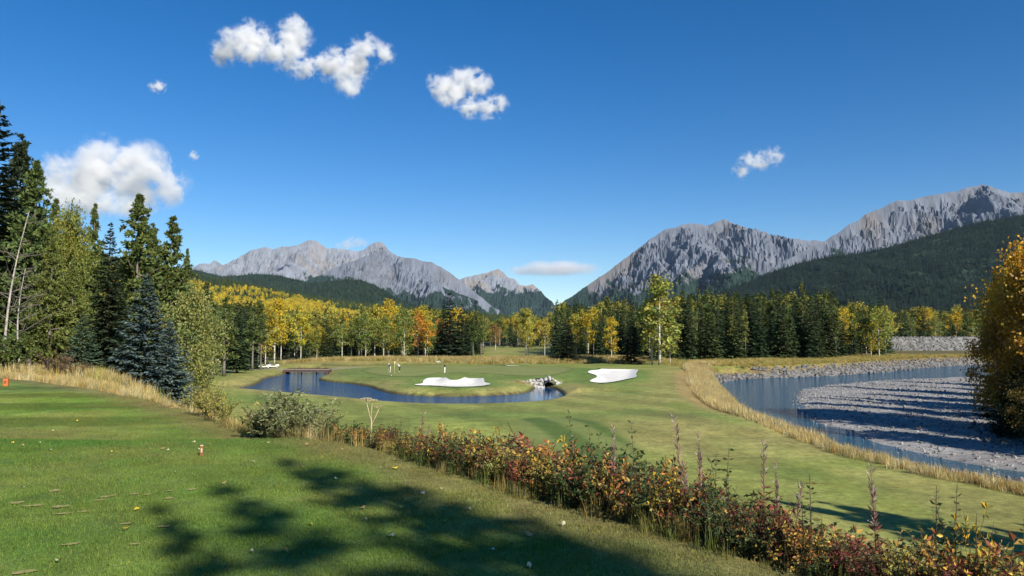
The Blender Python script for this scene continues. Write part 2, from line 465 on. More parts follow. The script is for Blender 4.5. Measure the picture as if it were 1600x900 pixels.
# ================================================================== GROUND
def ground_colors(x, y):
    n = len(x)
    fair = np.array([0.190, 0.222, 0.050]); straw = np.array([0.285, 0.250, 0.090]); lush = np.array([0.105, 0.178, 0.036])
    gold = np.array([0.26, 0.19, 0.075]); soil_shade = np.array([0.045, 0.036, 0.024]); grav = np.array([0.30, 0.29, 0.28])
    teec = np.array([0.118, 0.172, 0.034])
    col = np.tile(fair, (n, 1))
    def mixc(w, c):
        nonlocal col
        w = np.clip(w, 0, 1)[:, None]; col = col * (1 - w) + c * w
    dry = sstep(-0.15, 0.45, fbm(x / 22, y / 14, 21, 4) + 0.25 * fbm(x / 3, y / 9, 22, 3))
    mixc(dry * 0.55, straw)
    lushm = sstep(0.05, 0.5, fbm(x / 18 + 5, y / 18, 23, 3))
    mixc(lushm * 0.6, lush)
    # dry rough strip beside the river bank
    bt = sdf(BANK_TOP, x, y, closed=False)
    mixc(sstep(16, 2, bt) * 0.5 * sstep(0, .4, fbm(x / 6, y / 16, 24, 3) + .3), straw)
    # pond apron: golden rough next to the far shore, greener further out
    p = sdf(POND, x, y)
    far = (y > 88)
    mixc(sstep(-9, -1, p) * 0.75 * sstep(-.3, .3, fbm(x / 5, y / 5, 25, 3) + .15) * far, straw)
    mixc(sstep(-4, -1, p) * 0.35 * (~far), straw)
    g = sdf(GREEN, x, y)
    mixc(sstep(-9, -3, g) * sstep(1, -1, g) * 0.65, lush)
    for b in BUNKERS[:2]:
        d = sdf(b, x, y); mixc(sstep(-5, -0.5, d) * 0.7, lush)
    mixc(sstep(-0.7, -0.05, p) * 0.9, soil_shade)
    # mowing bands on the fairway
    band = np.sin((x * 0.9 + y * 0.35) * 2 * np.pi / 7.0 + 0.6 * fbm(x / 20, y / 20, 26, 2))
    col = col * (1 + 0.11 * np.tanh(band * 3)[:, None] * (sstep(120, 90, y) * sstep(30, 40, y))[:, None])
    # ground under the woods, far meadow, banks
    r = np.hypot(x, y)
    litter = np.array([0.085, 0.068, 0.035])
    xb = -16 - 0.45 * (y - 40)
    mixc(sstep(2, 8, xb - x) * 0.85, litter)
    mixc(sstep(196, 210, y) * sstep(900, 700, r) * 0.5 * sstep(-.2, .3, fbm(x / 10, y / 10, 30, 3) + .1), straw)
    mixc(sstep(206, 216, y) * np.clip(sstep(-9, -22, x + 3 * fbm(x / 9, y / 9, 33, 2)) + sstep(14, 28, x + 3 * fbm(x / 9, y / 9, 34, 2)), 0, 1) * .8, litter)
    mixc(sstep(900, 2500, r), np.array([0.05, 0.07, 0.03]))
    yd = 186 + 10 * np.sin(x / 40)
    mixc(np.exp(-((y - yd) / 1.5) ** 2) * (x > -45) * (x < 42) * .9, soil_shade)  # shade of the ditch bank painted into the ground colour as a dark band
    mixc(np.exp(-((y - yd - 10) / 6.0) ** 2) * (x > -60) * (x < 46) * .9, gold)
    # cart path at the back left
    cp = sdf(CART_PATH, x, y, closed=False)
    mixc(sstep(1.7, 1.2, cp) * .9, np.array([0.27, 0.25, 0.22]))
    s = sdf(RIVER, x, y)
    mixc(sstep(-8.5, -6.5, s) * 0.9, gold)
    mixc(sstep(-5, -3.5, s) * 0.95, np.array([0.11, 0.105, 0.095]))
    sb = sdf(BAR, x, y) + 2.2 * fbm(x / 9, y / 9, 91, 4)
    stone = np.array([0.255, 0.25, 0.24]) * (1 + 0.25 * fbm(x / 3, y / 3, 28, 3))[:, None]
    mixc((s > -3) * 1.0, stone * .75)
    mixc((s > -2) * sstep(-0.5, 0.8, sb), stone)
    # tee lawn
    t = sdf(TEE_POLY, x, y)
    tc = np.tile(teec, (n, 1))
    def mixt(w, c):
        nonlocal tc
        w = np.clip(w, 0, 1)[:, None]; tc = tc * (1 - w) + c * w
    mixt(sstep(0.0, 0.5, fbm(x / 4.5, y / 3.0, 41, 5) + .12) * .7, np.array([0.178, 0.188, 0.050]))
    mixt(sstep(0.0, 0.4, fbm(x / 2.6 + 9, y / 1.8, 42, 4)) * .6, np.array([0.068, 0.140, 0.022]))
    mixt(np.exp(-((y - 14.2) / 1.1) ** 2) * sstep(-6, -9, x) * .5, np.array([0.16, 0.13, 0.05]))
    crest = np.exp(-((y + 0.15 * x + 0.4 * np.sin(x * .6) - 11.3) / 0.9) ** 2) * sstep(3, -1, x)
    mixt(crest * .8, np.array([0.052, 0.125, 0.024]))
    st = np.tanh(3 * np.sin((y - 0.10 * x) * 2 * np.pi / 3.6)) * sstep(13, 15, y) * sstep(32, 26, y) * sstep(-5.5, -8.5, x)
    tc = tc * (1 + 0.22 * st)[:, None]
    mixt(sstep(1.1, 0.2, t + 0.4 * fbm(x / .8, y / .8, 43, 3)) * .75, np.array([0.185, 0.155, 0.06]))
    w = sstep(-0.3, 0.1, t)[:, None]
    rim = sstep(-9, -0.5, t)[:, None] * np.where(x < -6, 1, 0.55)[:, None]
    col = col * (1 - rim) + (gold * .8) * rim
    col = col * (1 - w) + tc * w
    return np.clip(col, 0.005, 0.9)


def build_ground():
    fine = np.arange(-37.5, 37.51, 0.13)
    left = np.concatenate([np.arange(-180, -60, 5.0), np.arange(-60, -37.5, 0.8)])
    az = np.concatenate([left, fine, -left[::-1][:-1]])      # last column wraps to the first
    az = np.radians(np.unique(np.round(az, 4)))
    rad = [0.7]
    while rad[-1] < 420: rad.append(rad[-1] * (1.009 if 78 < rad[-1] < 150 else 1.0175))
    while rad[-1] < 20000: rad.append(rad[-1] * 1.07)
    rad = np.array(rad)
    A, Rr = np.meshgrid(az, rad)
    x = (Rr * np.sin(A)).ravel(); y = (Rr * np.cos(A)).ravel()
    z = H(x, y)
    nr, na = A.shape
    idx = np.arange(nr * na).reshape(nr, na)
    nxt = np.roll(idx, -1, 1)
    F = np.stack([idx[:-1], nxt[:-1], nxt[1:], idx[1:]], -1).reshape(-1, 4)[:, ::-1]
    col = ground_colors(x, y)
    V = np.stack([x, y, z], 1)
    V = np.vstack([V, [[0, 0, h1(0, 0)]]]); col = np.vstack([col, col[:1]])
    c0 = len(V) - 1
    tri = np.stack([np.full(na, c0), idx[0], nxt[0]], 1)
    me = mesh_np('ground', V, [F, tri[:, ::-1]], True, {'col': col})
    # faces upward?
    o = obj('ground', me, ground_mat('turf'))
    me.update()
    if me.polygons[1000].normal.z < 0:
        me.flip_normals()
    tag(o, 'mown golf turf, rough and river banks of the valley floor', kind='structure')
    return o

def sheet(name, poly, step, off, mat, zf=None, colf=None, kind='structure', label=None):
    """flat-lying sheet with a crisp outline that follows the ground"""
    P = np.asarray(poly)
    lo, hi = P.min(0), P.max(0)
    gx, gy = np.meshgrid(np.arange(lo[0], hi[0], step), np.arange(lo[1], hi[1], step))
    gx = gx + (np.arange(gx.shape[0]) % 2)[:, None] * step * .5
    gx, gy = gx.ravel(), gy.ravel()
    k = sdf(P, gx, gy) > step * .35
    # dense outline
    out = []
    for a, b in zip(P, np.roll(P, -1, 0)):
        m = max(1, int(np.ceil(np.linalg.norm(b - a) / step)))
        for i in range(m): out.append(a + (b - a) * i / m)
    out = np.array(out); nb = len(out)
    pts = np.vstack([out, np.stack([gx[k], gy[k]], 1)])
    edges = [(i, (i + 1) % nb) for i in range(nb)]
    v2, e2, f2, *_ = delaunay_2d_cdt([Vector(p) for p in pts], edges, [], 1, 1e-5)
    v = np.array([(p.x, p.y) for p in v2])
    z = (zf(v[:, 0], v[:, 1]) if zf else H(v[:, 0], v[:, 1])) + off
    F = np.array([list(f) for f in f2 if len(f) == 3])
    V = np.column_stack([v, z])
    nrm = np.cross(V[F[0, 1]] - V[F[0, 0]], V[F[0, 2]] - V[F[0, 0]])
    if nrm[2] < 0: F = F[:, ::-1]
    attrs = {'col': colf(v[:, 0], v[:, 1])} if colf else None
    o = obj(name, mesh_np(name, V, F, True, attrs), mat)
    tag(o, label, kind=kind)
    return o

build_ground()

# putting green: finely mown, slightly paler
def green_col(x, y):
    c = np.array([0.185, 0.210, 0.062])[None] * (1 + 0.10 * fbm(x / 6, y / 9, 51, 3))[:, None]
    d = sdf(GREEN, x, y)
    w = sstep(1.6, 0.6, d)[:, None] * .6
    return c * (1 - w) + np.array([0.085, 0.130, 0.035]) * w
sheet('putting_green', GREEN, 1.1, 0.03, ground_mat('green_turf', fine=(6, 60), amt=.16, bump=.1), colf=green_col, label='finely mown pale putting green with three golfers on it')

def ftee_col(x, y):
    u = (x * 0.98 + y * 0.20)
    st = np.tanh(5 * (np.sin(u * 2 * np.pi / 3.7 + 0.4) - 0.1))
    base = np.array([0.165, 0.200, 0.055])[None] * (1 + 0.08 * fbm(x / 3, y / 3, 52, 3))[:, None]
    dark = np.array([0.070, 0.118, 0.024])
    w = (0.5 - 0.5 * st)[:, None] * 0.85
    c_ = base * (1 - w) + dark * w
    e = sstep(0.0, 1.2, sdf(FTEE, x, y))[:, None]
    return c_ * e + ground_colors(x, y) * (1 - e)
sheet('forward_tee', FTEE, 0.5, 0.035, MAT['green_turf'], colf=ftee_col, label='lower tee box with broad light and dark mowing stripes')

# bunkers
def sand_mat():
    m, n, l = new_mat('sand')
    tc = n.new('ShaderNodeTexCoord')
    nz = N(n, 'ShaderNodeTexNoise', Scale=1.2, Detail=6.0, Roughness=.65); l.new(tc.outputs['Object'], nz.inputs['Vector'])
    cr = n.new('ShaderNodeValToRGB'); l.new(nz.outputs[0], cr.inputs[0])
    cr.color_ramp.elements[0].position = .3; cr.color_ramp.elements[0].color = (.60, .58, .53, 1)
    cr.color_ramp.elements[1].position = .7; cr.color_ramp.elements[1].color = (.78, .76, .70, 1)
    b = N(n, 'ShaderNodeBsdfPrincipled', Roughness=.9); l.new(cr.outputs[0], b.inputs['Base Color'])
    wv = N(n, 'ShaderNodeTexWave', Scale=1.6, Distortion=3.0, Detail=2.0); l.new(tc.outputs['Object'], wv.inputs['Vector'])
    bp = N(n, 'ShaderNodeBump', Strength=.5, Distance=.05); l.new(wv.outputs[1], bp.inputs['Height']); l.new(bp.outputs[0], b.inputs['Normal'])
    o = n.new('ShaderNodeOutputMaterial'); l.new(b.outputs[0], o.inputs[0])
    return m
sand_mat()
for lab, bk in zip(['white sand bunker with two scalloped lobes in front of the green', 'large white sand bunker with jagged edges at the right of the green',
                    'thin strip of white sand bunker behind the green', 'tiny patch of white sand at the edge of the golden rough'], BUNKERS):
    sheet('sand_bunker', bk, 0.7 if len(bk) > 20 else .4, 0.11, MAT['sand'], label=lab)

# water
def water(name, poly, z, mat, label):
    P = np.asarray(poly); lo, hi = P.min(0) - 4, P.max(0) + 4
    me = mesh_np(name, np.array([[lo[0], lo[1], z], [hi[0], lo[1], z], [hi[0], hi[1], z], [lo[0], hi[1], z]]), np.array([[0, 1, 2, 3]]))
    return tag(obj(name, me, mat), label, kind='structure')
def poly_water(name, poly, z, mat, label, grow=1.5):
    P = np.asarray(poly)
    Nn = np.roll(P, -1, 0) - np.roll(P, 1, 0)
    nr = np.stack([Nn[:, 1], -Nn[:, 0]], 1); nr /= np.linalg.norm(nr, axis=1, keepdims=True) + 1e-9
    Q = P + nr * 0.05
    if sdf(P, Q[:5, 0], Q[:5, 1]).mean() > 0: nr = -nr
    Q = P + nr * grow
    v2, e2, f2, *_ = delaunay_2d_cdt([Vector(p) for p in Q], [(i, (i + 1) % len(Q)) for i in range(len(Q))], [], 1, 1e-4)
    V = np.array([(p.x, p.y, z) for p in v2]); F = np.array([list(f) for f in f2])
    nrm = np.cross(V[F[0, 1]] - V[F[0, 0]], V[F[0, 2]] - V[F[0, 0]])
    if nrm[2] < 0: F = F[:, ::-1]
    return tag(obj(name, mesh_np(name, V, F), mat), label, kind='structure')
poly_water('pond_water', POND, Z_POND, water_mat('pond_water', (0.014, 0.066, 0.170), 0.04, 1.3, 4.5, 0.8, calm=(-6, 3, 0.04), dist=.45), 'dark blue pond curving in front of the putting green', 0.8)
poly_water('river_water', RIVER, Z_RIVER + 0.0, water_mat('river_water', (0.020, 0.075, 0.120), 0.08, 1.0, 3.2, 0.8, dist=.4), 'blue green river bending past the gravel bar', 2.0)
# ================================================================== MOUNTAINS
def rock_mat(name, veg=(0.018, 0.034, 0.026), rock=(0.30, 0.29, 0.30), tan=(0.30, 0.24, 0.185)):
    m, n, l = new_mat(name)
    a = N(n, 'ShaderNodeAttribute', attribute_name='veg'); a2 = N(n, 'ShaderNodeAttribute', attribute_name='tanm')
    tc = n.new('ShaderNodeTexCoord')
    mp = N(n, 'ShaderNodeMapping'); mp.inputs['Scale'].default_value = (1, 0.5, 0.45); mp.inputs['Rotation'].default_value = (0, 0.5, 0)
    l.new(tc.outputs['Object'], mp.inputs['Vector'])
    n1 = N(n, 'ShaderNodeTexNoise', Scale=0.012, Detail=7.0, Roughness=.62); l.new(mp.outputs[0], n1.inputs['Vector'])
    n2 = N(n, 'ShaderNodeTexNoise', Scale=0.035, Detail=5.0, Roughness=.7); l.new(tc.outputs['Object'], n2.inputs['Vector'])
    cr = n.new('ShaderNodeValToRGB'); l.new(n1.outputs[0], cr.inputs[0])
    e = cr.color_ramp.elements
    e[0].position = .30; e[0].color = tuple(c * .68 for c in rock) + (1,)
    e[1].position = .72; e[1].color = tuple(c * 1.30 for c in rock) + (1,)
    x = e.new(.5); x.color = (*rock, 1)
    mt = N(n, 'ShaderNodeMix', data_type='RGBA'); l.new(a2.outputs['Fac'], mt.inputs[0]); l.new(cr.outputs[0], mt.inputs[6]); mt.inputs[7].default_value = (*tan, 1)
    # forest: patchy, broken edge
    n3 = N(n, 'ShaderNodeTexNoise', Scale=0.02, Detail=7.0, Roughness=.75); l.new(mp.outputs[0], n3.inputs['Vector'])
    ad = N(n, 'ShaderNodeMath', operation='ADD'); l.new(a.outputs['Fac'], ad.inputs[0]); l.new(n3.outputs[0], ad.inputs[1])
    mr = N(n, 'ShaderNodeMapRange'); mr.inputs['From Min'].default_value = .94; mr.inputs['From Max'].default_value = 1.06; l.new(ad.outputs[0], mr.inputs[0])
    vr = n.new('ShaderNodeValToRGB'); l.new(n2.outputs[0], vr.inputs[0])
    vr.color_ramp.elements[0].position = .3; vr.color_ramp.elements[0].color = tuple(c * .55 for c in veg) + (1,)
    vr.color_ramp.elements[1].position = .7; vr.color_ramp.elements[1].color = tuple(c * 1.5 for c in veg) + (1,)
    mv = N(n, 'ShaderNodeMix', data_type='RGBA'); l.new(mr.outputs[0], mv.inputs[0]); l.new(mt.outputs[2], mv.inputs[6]); l.new(vr.outputs[0], mv.inputs[7])
    b = N(n, 'ShaderNodeBsdfPrincipled', Roughness=.95); b.inputs['Specular IOR Level'].default_value = .05
    l.new(mv.outputs[2], b.inputs['Base Color'])
    bp = N(n, 'ShaderNodeBump', Strength=1.0, Distance=7.0); l.new(n1.outputs[0], bp.inputs['Height'])
    bq = N(n, 'ShaderNodeBump', Strength=.5, Distance=2.0); l.new(n2.outputs[0], bq.inputs['Height']); l.new(bp.outputs[0], bq.inputs['Normal'])
    l.new(bq.outputs[0], b.inputs['Normal'])
    o = n.new('ShaderNodeOutputMaterial'); l.new(b.outputs[0], o.inputs[0])
    return m

def mountain(name, label, sky_px, D, run, mat, seed, treeline=300., gully=85., nu=420, nv=110, k_side=1.0, spur_gap=1000., fall=.33, tan_amt=0.3, base=-20., back=900., apron=.38, teeth=3.2, veg_soft=130., smooth_hill=False):
    """ridge line from the skyline, spurs running down towards the valley, gullies carved between them"""
    rr = np.random.default_rng(seed)
    sp = np.array(sky_px, float)
    u = np.linspace(sp[0, 0], sp[-1, 0], nu)
    yy = np.interp(u, sp[:, 0], sp[:, 1])
    ysm = yy.copy()
    yy = yy - teeth * (ridged(u / 26., u * 0 + seed, seed, 4) - .62)
    d = np.stack([ray(a, b) for a, b in zip(u, yy)])
    Pr = CAM + d * (D / d[:, 1])[:, None]
    v = np.concatenate([-np.linspace(1, 0.12, 6), np.linspace(0, 1, nv) ** 1.15])
    U, V = np.meshgrid(np.arange(nu), v)
    X = np.broadcast_to(Pr[:, 0], U.shape).copy(); Y0 = np.broadcast_to(Pr[:, 1], U.shape); Zr = np.broadcast_to(Pr[:, 2], U.shape)
    vf = np.clip(V, 0, 1)
    Y = Y0 - np.where(V >= 0, V * run, V * back)
    ks = max(3, nu // 10)
    ker = np.hanning(ks * 2 + 1); ker /= ker.sum()
    Zs = np.convolve(np.pad(Pr[:, 2], ks, mode='edge'), ker, 'valid')
    if smooth_hill:
        Z = base + (Zr * (1 - sstep(0, .4, vf)) + Zs[None] * sstep(0, .4, vf) - base) * (1 - vf)
        wx, wy = X, Y
        s2 = ridged(X / 420, Y / 900, seed + 2, 3) - .9
        Z = Z + gully * s2 * sstep(0, .15, vf) * (1 - .8 * sstep(.6, 1, vf))
        s3 = s2
    else:
        # warped plan coordinates keep the spurs from being ruler-straight
        wx = X + 110 * fbm(X / 420, Y / 420, seed + 5, 4) + 30 * fbm(X / 90, Y / 90, seed + 15, 3)
        wy = Y + 110 * fbm(X / 420 + 7, Y / 420, seed + 6, 4)
        # main ridge, then spurs from it
        Zmain = Zr - 1.15 * (Y0 - Y)
        H_ = Zmain.copy()
        span = Pr[-1, 0] - Pr[0, 0]
        xs = np.arange(Pr[0, 0] + rr.uniform(0, spur_gap), Pr[-1, 0], spur_gap)
        # summits send down the longest spurs
        wk = max(8, nu // 16)
        pk = [i for i in range(6, nu - 6) if ysm[i] == ysm[max(0, i - wk):i + wk + 1].min()]
        starts = [(Pr[i, 0], Pr[i, 2], 1.0) for i in pk] + [(x + rr.uniform(-.35, .35) * spur_gap, None, rr.uniform(.6, 1.0)) for x in xs]
        segs = []
        for x0, z0, ln in starts:
            if z0 is None: z0 = float(np.interp(x0, Pr[:, 0], Pr[:, 2]))
            p = np.array([x0, D + 0.0, z0]); dx = rr.uniform(-.75, .75); n_ = 7; L = ln * run * .9 / n_
            f = fall * rr.uniform(.8, 1.15)
            for i in range(n_):
                dx = np.clip(dx + rr.normal(0, .28), -1.1, 1.1)
                q = p + np.array([dx * L, -L, -f * L * math.hypot(1, dx) * (1.25 - .07 * i) * rr.uniform(.6, 1.4)])
                segs.append((p, q))
                if 0 < i < 6 and rr.uniform() < .6:           # side spurs
                    sg = rr.choice([-1, 1]); b = p + (q - p) * rr.uniform(.2, .9); l2 = L * rr.uniform(.8, 1.6)
                    e = b + np.array([sg * l2 * rr.uniform(.6, 1.0), -l2 * rr.uniform(.4, .9), -f * l2 * 1.45])
                    segs.append((b, e))
                p = q
        for a, b in segs:
            ex, ey = b[0] - a[0], b[1] - a[1]
            t = np.clip(((wx - a[0]) * ex + (wy - a[1]) * ey) / (ex * ex + ey * ey), 0, 1)
            ds = np.hypot(wx - a[0] - t * ex, wy - a[1] - t * ey)
            H_ = np.maximum(H_, a[2] + t * (b[2] - a[2]) - k_side * (ds * 1.0 - 26 * (1 - np.exp(-ds / 26))))
        ap = base + apron * (Zs[None] - base) * np.clip(1 - vf, 0, 1) ** 1.35
        H_ = np.where(H_ > ap, H_, ap) + 0
        soft = 60.
        H_ = ap + np.where(H_ - ap > 0, np.sqrt((H_ - ap) ** 2 + soft ** 2) - soft * np.exp(-(H_ - ap) / 200), 0)
        s2 = ridged(wx / 260, wy / 700, seed + 2, 3) - .85
        s3 = ridged((wx + (.9 if seed % 2 else -.6) * H_) / 110, (wy - .5 * H_) / 230, seed + 3, 3) - .85
        s4 = ridged((wx - .5 * H_) / 46, (H_ + .3 * wx) / 52, seed + 4, 2) - .8
        rel = np.clip((H_ - ap) / 250, 0, 1)
        env2 = sstep(0, .014, vf) * (.25 + .75 * rel)
        Z = H_ + gully * (1.0 * s2 + .75 * s3 + .40 * s4) * env2
        # tilted rock beds show as ledges
        bed = np.abs(((H_ + .35 * X + 40 * fbm(X / 300, Y / 300, seed + 20, 3)) / 62.) % 1 - .5) * 2
        Z = Z + 16 * (bed - .5) * env2 * rel
    Z = np.where(V < 0, base + (Zr - base) * (1 + V) ** 1.1, np.where(V == 0, Zr, Z))
    cap = CAM[2] + (Zr - CAM[2]) * (Y / Y0) - 2.5 * (V > 0)
    Z = np.where(V > 0, np.minimum(Z, np.maximum(cap, base)), Z)
    nz = fbm(X / 420, Y / 420, seed + 9, 4) + .6 * fbm(X / 120, Z / 120, seed + 10, 3)
    tl = treeline if not callable(treeline) else treeline(X, Y)
    veg = np.clip(0.5 + (tl + 190 * nz - 150 * (s3 + .3) - Z) / (2 * veg_soft), 0.1, 1.0)
    tanm = np.clip(sstep(.0, .45, fbm(X / 600, Y / 400, seed + 12, 3)) * tan_amt * 2.2, 0, 1) * sstep(1.0, .2, vf)
    nvv = len(v)
    idx = np.arange(nvv * nu).reshape(nvv, nu)
    F = np.stack([idx[:-1, :-1], idx[:-1, 1:], idx[1:, 1:], idx[1:, :-1]], -1).reshape(-1, 4)[:, ::-1]
    Vt = np.stack([X, Y, Z], -1).reshape(-1, 3)
    me = mesh_np(name, Vt, F, smooth_hill, {'veg': veg.ravel(), 'tanm': tanm.ravel()})
    o = obj(name, me, mat)
    tag(o, label, kind='structure')
    return Vt.reshape(nvv, nu, 3), veg, o

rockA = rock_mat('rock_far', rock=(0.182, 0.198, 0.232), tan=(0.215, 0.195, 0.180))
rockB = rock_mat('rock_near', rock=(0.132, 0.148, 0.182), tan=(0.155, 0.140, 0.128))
forest_m = rock_mat('hill_forest', veg=(0.018, 0.034, 0.018), rock=(0.05, 0.075, 0.03), tan=(0.10, 0.10, 0.04))

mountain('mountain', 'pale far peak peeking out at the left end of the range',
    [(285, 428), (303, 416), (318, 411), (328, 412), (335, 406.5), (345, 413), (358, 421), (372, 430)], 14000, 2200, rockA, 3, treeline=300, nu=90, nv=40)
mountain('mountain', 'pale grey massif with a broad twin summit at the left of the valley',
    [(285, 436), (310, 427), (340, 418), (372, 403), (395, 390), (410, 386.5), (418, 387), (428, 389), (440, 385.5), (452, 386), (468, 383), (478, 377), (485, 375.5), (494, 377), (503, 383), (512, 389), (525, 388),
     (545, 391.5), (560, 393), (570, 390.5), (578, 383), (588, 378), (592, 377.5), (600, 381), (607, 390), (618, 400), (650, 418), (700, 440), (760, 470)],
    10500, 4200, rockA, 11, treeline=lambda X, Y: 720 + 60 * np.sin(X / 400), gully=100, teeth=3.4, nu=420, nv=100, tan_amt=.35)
mountain('mountain', 'grey ribbed mountain standing in front of the left massif',
    [(455, 452), (480, 439), (500, 430.5), (520, 421), (540, 412), (560, 404), (578, 398), (592, 393), (602, 390.5), (612, 394), (622, 401), (630, 402), (648, 404.5), (662, 408.5), (672, 409), (690, 418),
     (705, 428), (717, 437), (735, 450), (752, 465), (770, 479), (790, 492), (815, 506)],
    8200, 3600, rockB, 23, treeline=lambda X, Y: 400 + 330 * sstep(-1150, -1900, X) + 70 * np.sin(X / 230), gully=95, teeth=2.8, spur_gap=800., nu=420, nv=110, tan_amt=.12)
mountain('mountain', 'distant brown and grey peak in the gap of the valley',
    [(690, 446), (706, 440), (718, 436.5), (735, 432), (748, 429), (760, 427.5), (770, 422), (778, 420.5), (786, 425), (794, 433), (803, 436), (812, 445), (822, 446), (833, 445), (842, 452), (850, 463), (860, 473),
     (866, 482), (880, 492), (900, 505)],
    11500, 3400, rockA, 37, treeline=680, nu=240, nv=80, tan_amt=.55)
mountain('mountain', 'grey mountain with a long left ridge at the right of the valley',
    [(835, 505), (852, 490), (870, 478), (900, 459), (925, 441), (950, 424), (980, 402), (1000, 386), (1016, 374), (1030, 364), (1042, 358), (1055, 356), (1066, 351), (1080, 349), (1095, 351), (1104, 353), (1116, 349),
     (1124, 345), (1131, 342.5), (1140, 346), (1150, 353), (1165, 359), (1180, 363.5), (1200, 367), (1215, 371), (1228, 372), (1245, 374), (1265, 376), (1285, 376), (1300, 380), (1340, 395), (1400, 420)],
    7000, 3300, rockB, 41, treeline=lambda X, Y: 520 - 150 * sstep(1200, 500, X) + 70 * np.sin(X / 260), nu=460, nv=110, tan_amt=.28)
mountain('mountain', 'massive grey mountain with a rounded summit at the right edge',
    [(1180, 440), (1215, 414), (1245, 398), (1270, 386), (1290, 376), (1305, 366), (1322, 354), (1340, 344), (1352, 336), (1365, 328), (1378, 326), (1392, 316), (1408, 313), (1425, 313.5), (1440, 308), (1460, 305), (1480, 301),
     (1500, 297), (1518, 291), (1535, 288.5), (1548, 292), (1562, 297), (1580, 301.5), (1600, 301), (1650, 296), (1720, 300), (1850, 330), (2000, 360)],
    6000, 2600, rockB, 53, treeline=lambda X, Y: 610 + 0.05 * (X - 2500), nu=420, nv=100, tan_amt=.4)
GR, GV, Go = mountain('forested_slope', 'dark green forested mountain slope at the right',
    [(960, 500), (1010, 487), (1080, 470), (1130, 455), (1170, 441), (1210, 424), (1250, 411), (1300, 401), (1345, 396), (1375, 390), (1412, 380), (1450, 368.5), (1490, 358), (1525, 349), (1560, 343), (1600, 335.5), (1700, 318), (1850, 310), (2000, 320)],
    4300, 2500, forest_m, 61, treeline=2000, gully=80, smooth_hill=True, teeth=.6, nu=240, nv=60, tan_amt=.0)
HR1, _, Ho1 = mountain('forested_ridge', 'blue green wooded ridge below the left massif',
    [(250, 418), (285, 420), (312, 423), (345, 432), (372, 431), (394, 428.5), (418, 429), (442, 432), (480, 441), (520, 450), (560, 459), (600, 467), (640, 476), (700, 490)],
    5600, 2200, forest_m, 71, treeline=2000, gully=60, smooth_hill=True, teeth=.6, nu=180, nv=44, tan_amt=.0)
HR2, _, Ho2 = mountain('forested_ridge', 'dark wooded foothill at the foot of the ribbed mountain',
    [(440, 462), (470, 449), (500, 442), (530, 438.5), (562, 437.5), (580, 443), (600, 453), (622, 466), (650, 478), (690, 492)],
    4600, 1500, forest_m, 73, treeline=2000, gully=45, smooth_hill=True, teeth=.6, nu=120, nv=40, tan_amt=.0)
IR, _, Io = mountain('aspen_hillside', 'low hillside covered in yellow aspens and conifers at the left',
    [(-80, 352), (100, 385), (220, 412), (311, 431), (349, 439), (412, 449), (469, 462), (525, 472), (581, 478), (640, 484), (700, 488), (760, 494), (830, 500), (900, 508), (960, 516)],
    2100, 1300, forest_m, 79, treeline=500, gully=6, smooth_hill=True, teeth=.3, nu=160, nv=50, tan_amt=.0, base=-4, back=500)
# ================================================================== PLANT BUILDERS
foliage_mat('needles', 0.12, 0.6, 0.2)
foliage_mat('leaves', 0.35, 0.5, 0.3)
foliage_mat('dry_grass', 0.30, 0.7, 0.1)
simple('bark_grey', (0.16, 0.14, 0.12), .9, .1, 6, .4)
simple('bark_brown', (0.095, 0.070, 0.050), .9, .1, 6, .4)
simple('bark_pale', (0.46, 0.43, 0.36), .8, .15, 5, .3, amt=.45)
simple('twig', (0.075, 0.050, 0.036), .8, .2, 12)
simple('stone', (0.36, 0.35, 0.335), .9, .2, 1.4, .5, amt=.5)

def nrm(v): return v / (np.linalg.norm(v, axis=-1, keepdims=True) + 1e-9)

def leaf_cards(P, D, S, L, W, fold=0.25):
    """folded pointed leaves: base P, direction D, side S, length L, width W -> V, F(tri)"""
    n = len(P)
    D = nrm(D); S = nrm(S - (S * D).sum(-1, keepdims=True) * D); U = np.cross(D, S)
    L = np.broadcast_to(L, (n,))[:, None]; W = np.broadcast_to(W, (n,))[:, None]
    m = P + D * L * .5 + U * (W * fold)
    V = np.stack([P, m + S * W * .5, P + D * L, m - S * W * .5], 1).reshape(-1, 3)
    i = np.arange(n)[:, None] * 4
    F = np.concatenate([i + [[0, 1, 2]], i + [[0, 2, 3]]], 0)
    return V, F

def quads(P, D, S, L, W):
    n = len(P)
    D = nrm(D); S = nrm(S - (S * D).sum(-1, keepdims=True) * D)
    L = np.broadcast_to(L, (n,))[:, None]; W = np.broadcast_to(W, (n,))[:, None]
    V = np.stack([P, P + D * L * .45 + S * W * .5, P + D * L, P + D * L * .45 - S * W * .5], 1).reshape(-1, 3)
    F = np.arange(n)[:, None] * 4 + [[0, 1, 2, 3]]
    return V, F

def rdir(rng, n):
    v = rng.normal(size=(n, 3)); return nrm(v)

def tint_arr(rng, n, lo=.6, hi=1.4, hue=.12, per=4):
    b = rng.uniform(lo, hi, n); h = rng.normal(0, hue, n)
    c = np.stack([b * (1 + h), b, b * (1 - .6 * h)], 1)
    return np.repeat(np.clip(c, .02, 3), per, 0)

def trunk_mesh(name, h, r0, rng, wob=.02, n=7, top=.05, seg=9, lean=(0, 0), limbs=()):
    t = np.linspace(0, 1, seg)
    P = np.stack([lean[0] * t ** 1.3 + wob * h * .3 * np.cumsum(rng.normal(0, .25, seg)) * t, lean[1] * t ** 1.3 + wob * h * .3 * np.cumsum(rng.normal(0, .25, seg)) * t, h * t], 1)
    rr = r0 * ((1 - t) ** .85 * (1 - top) + top); rr[0] *= 1.25
    parts = [tube(P, rr, n)]
    for lp, lr in limbs: parts.append(tube(lp, lr, 4))
    V, F = merge(parts)
    return mesh_np(name, V, F, True)

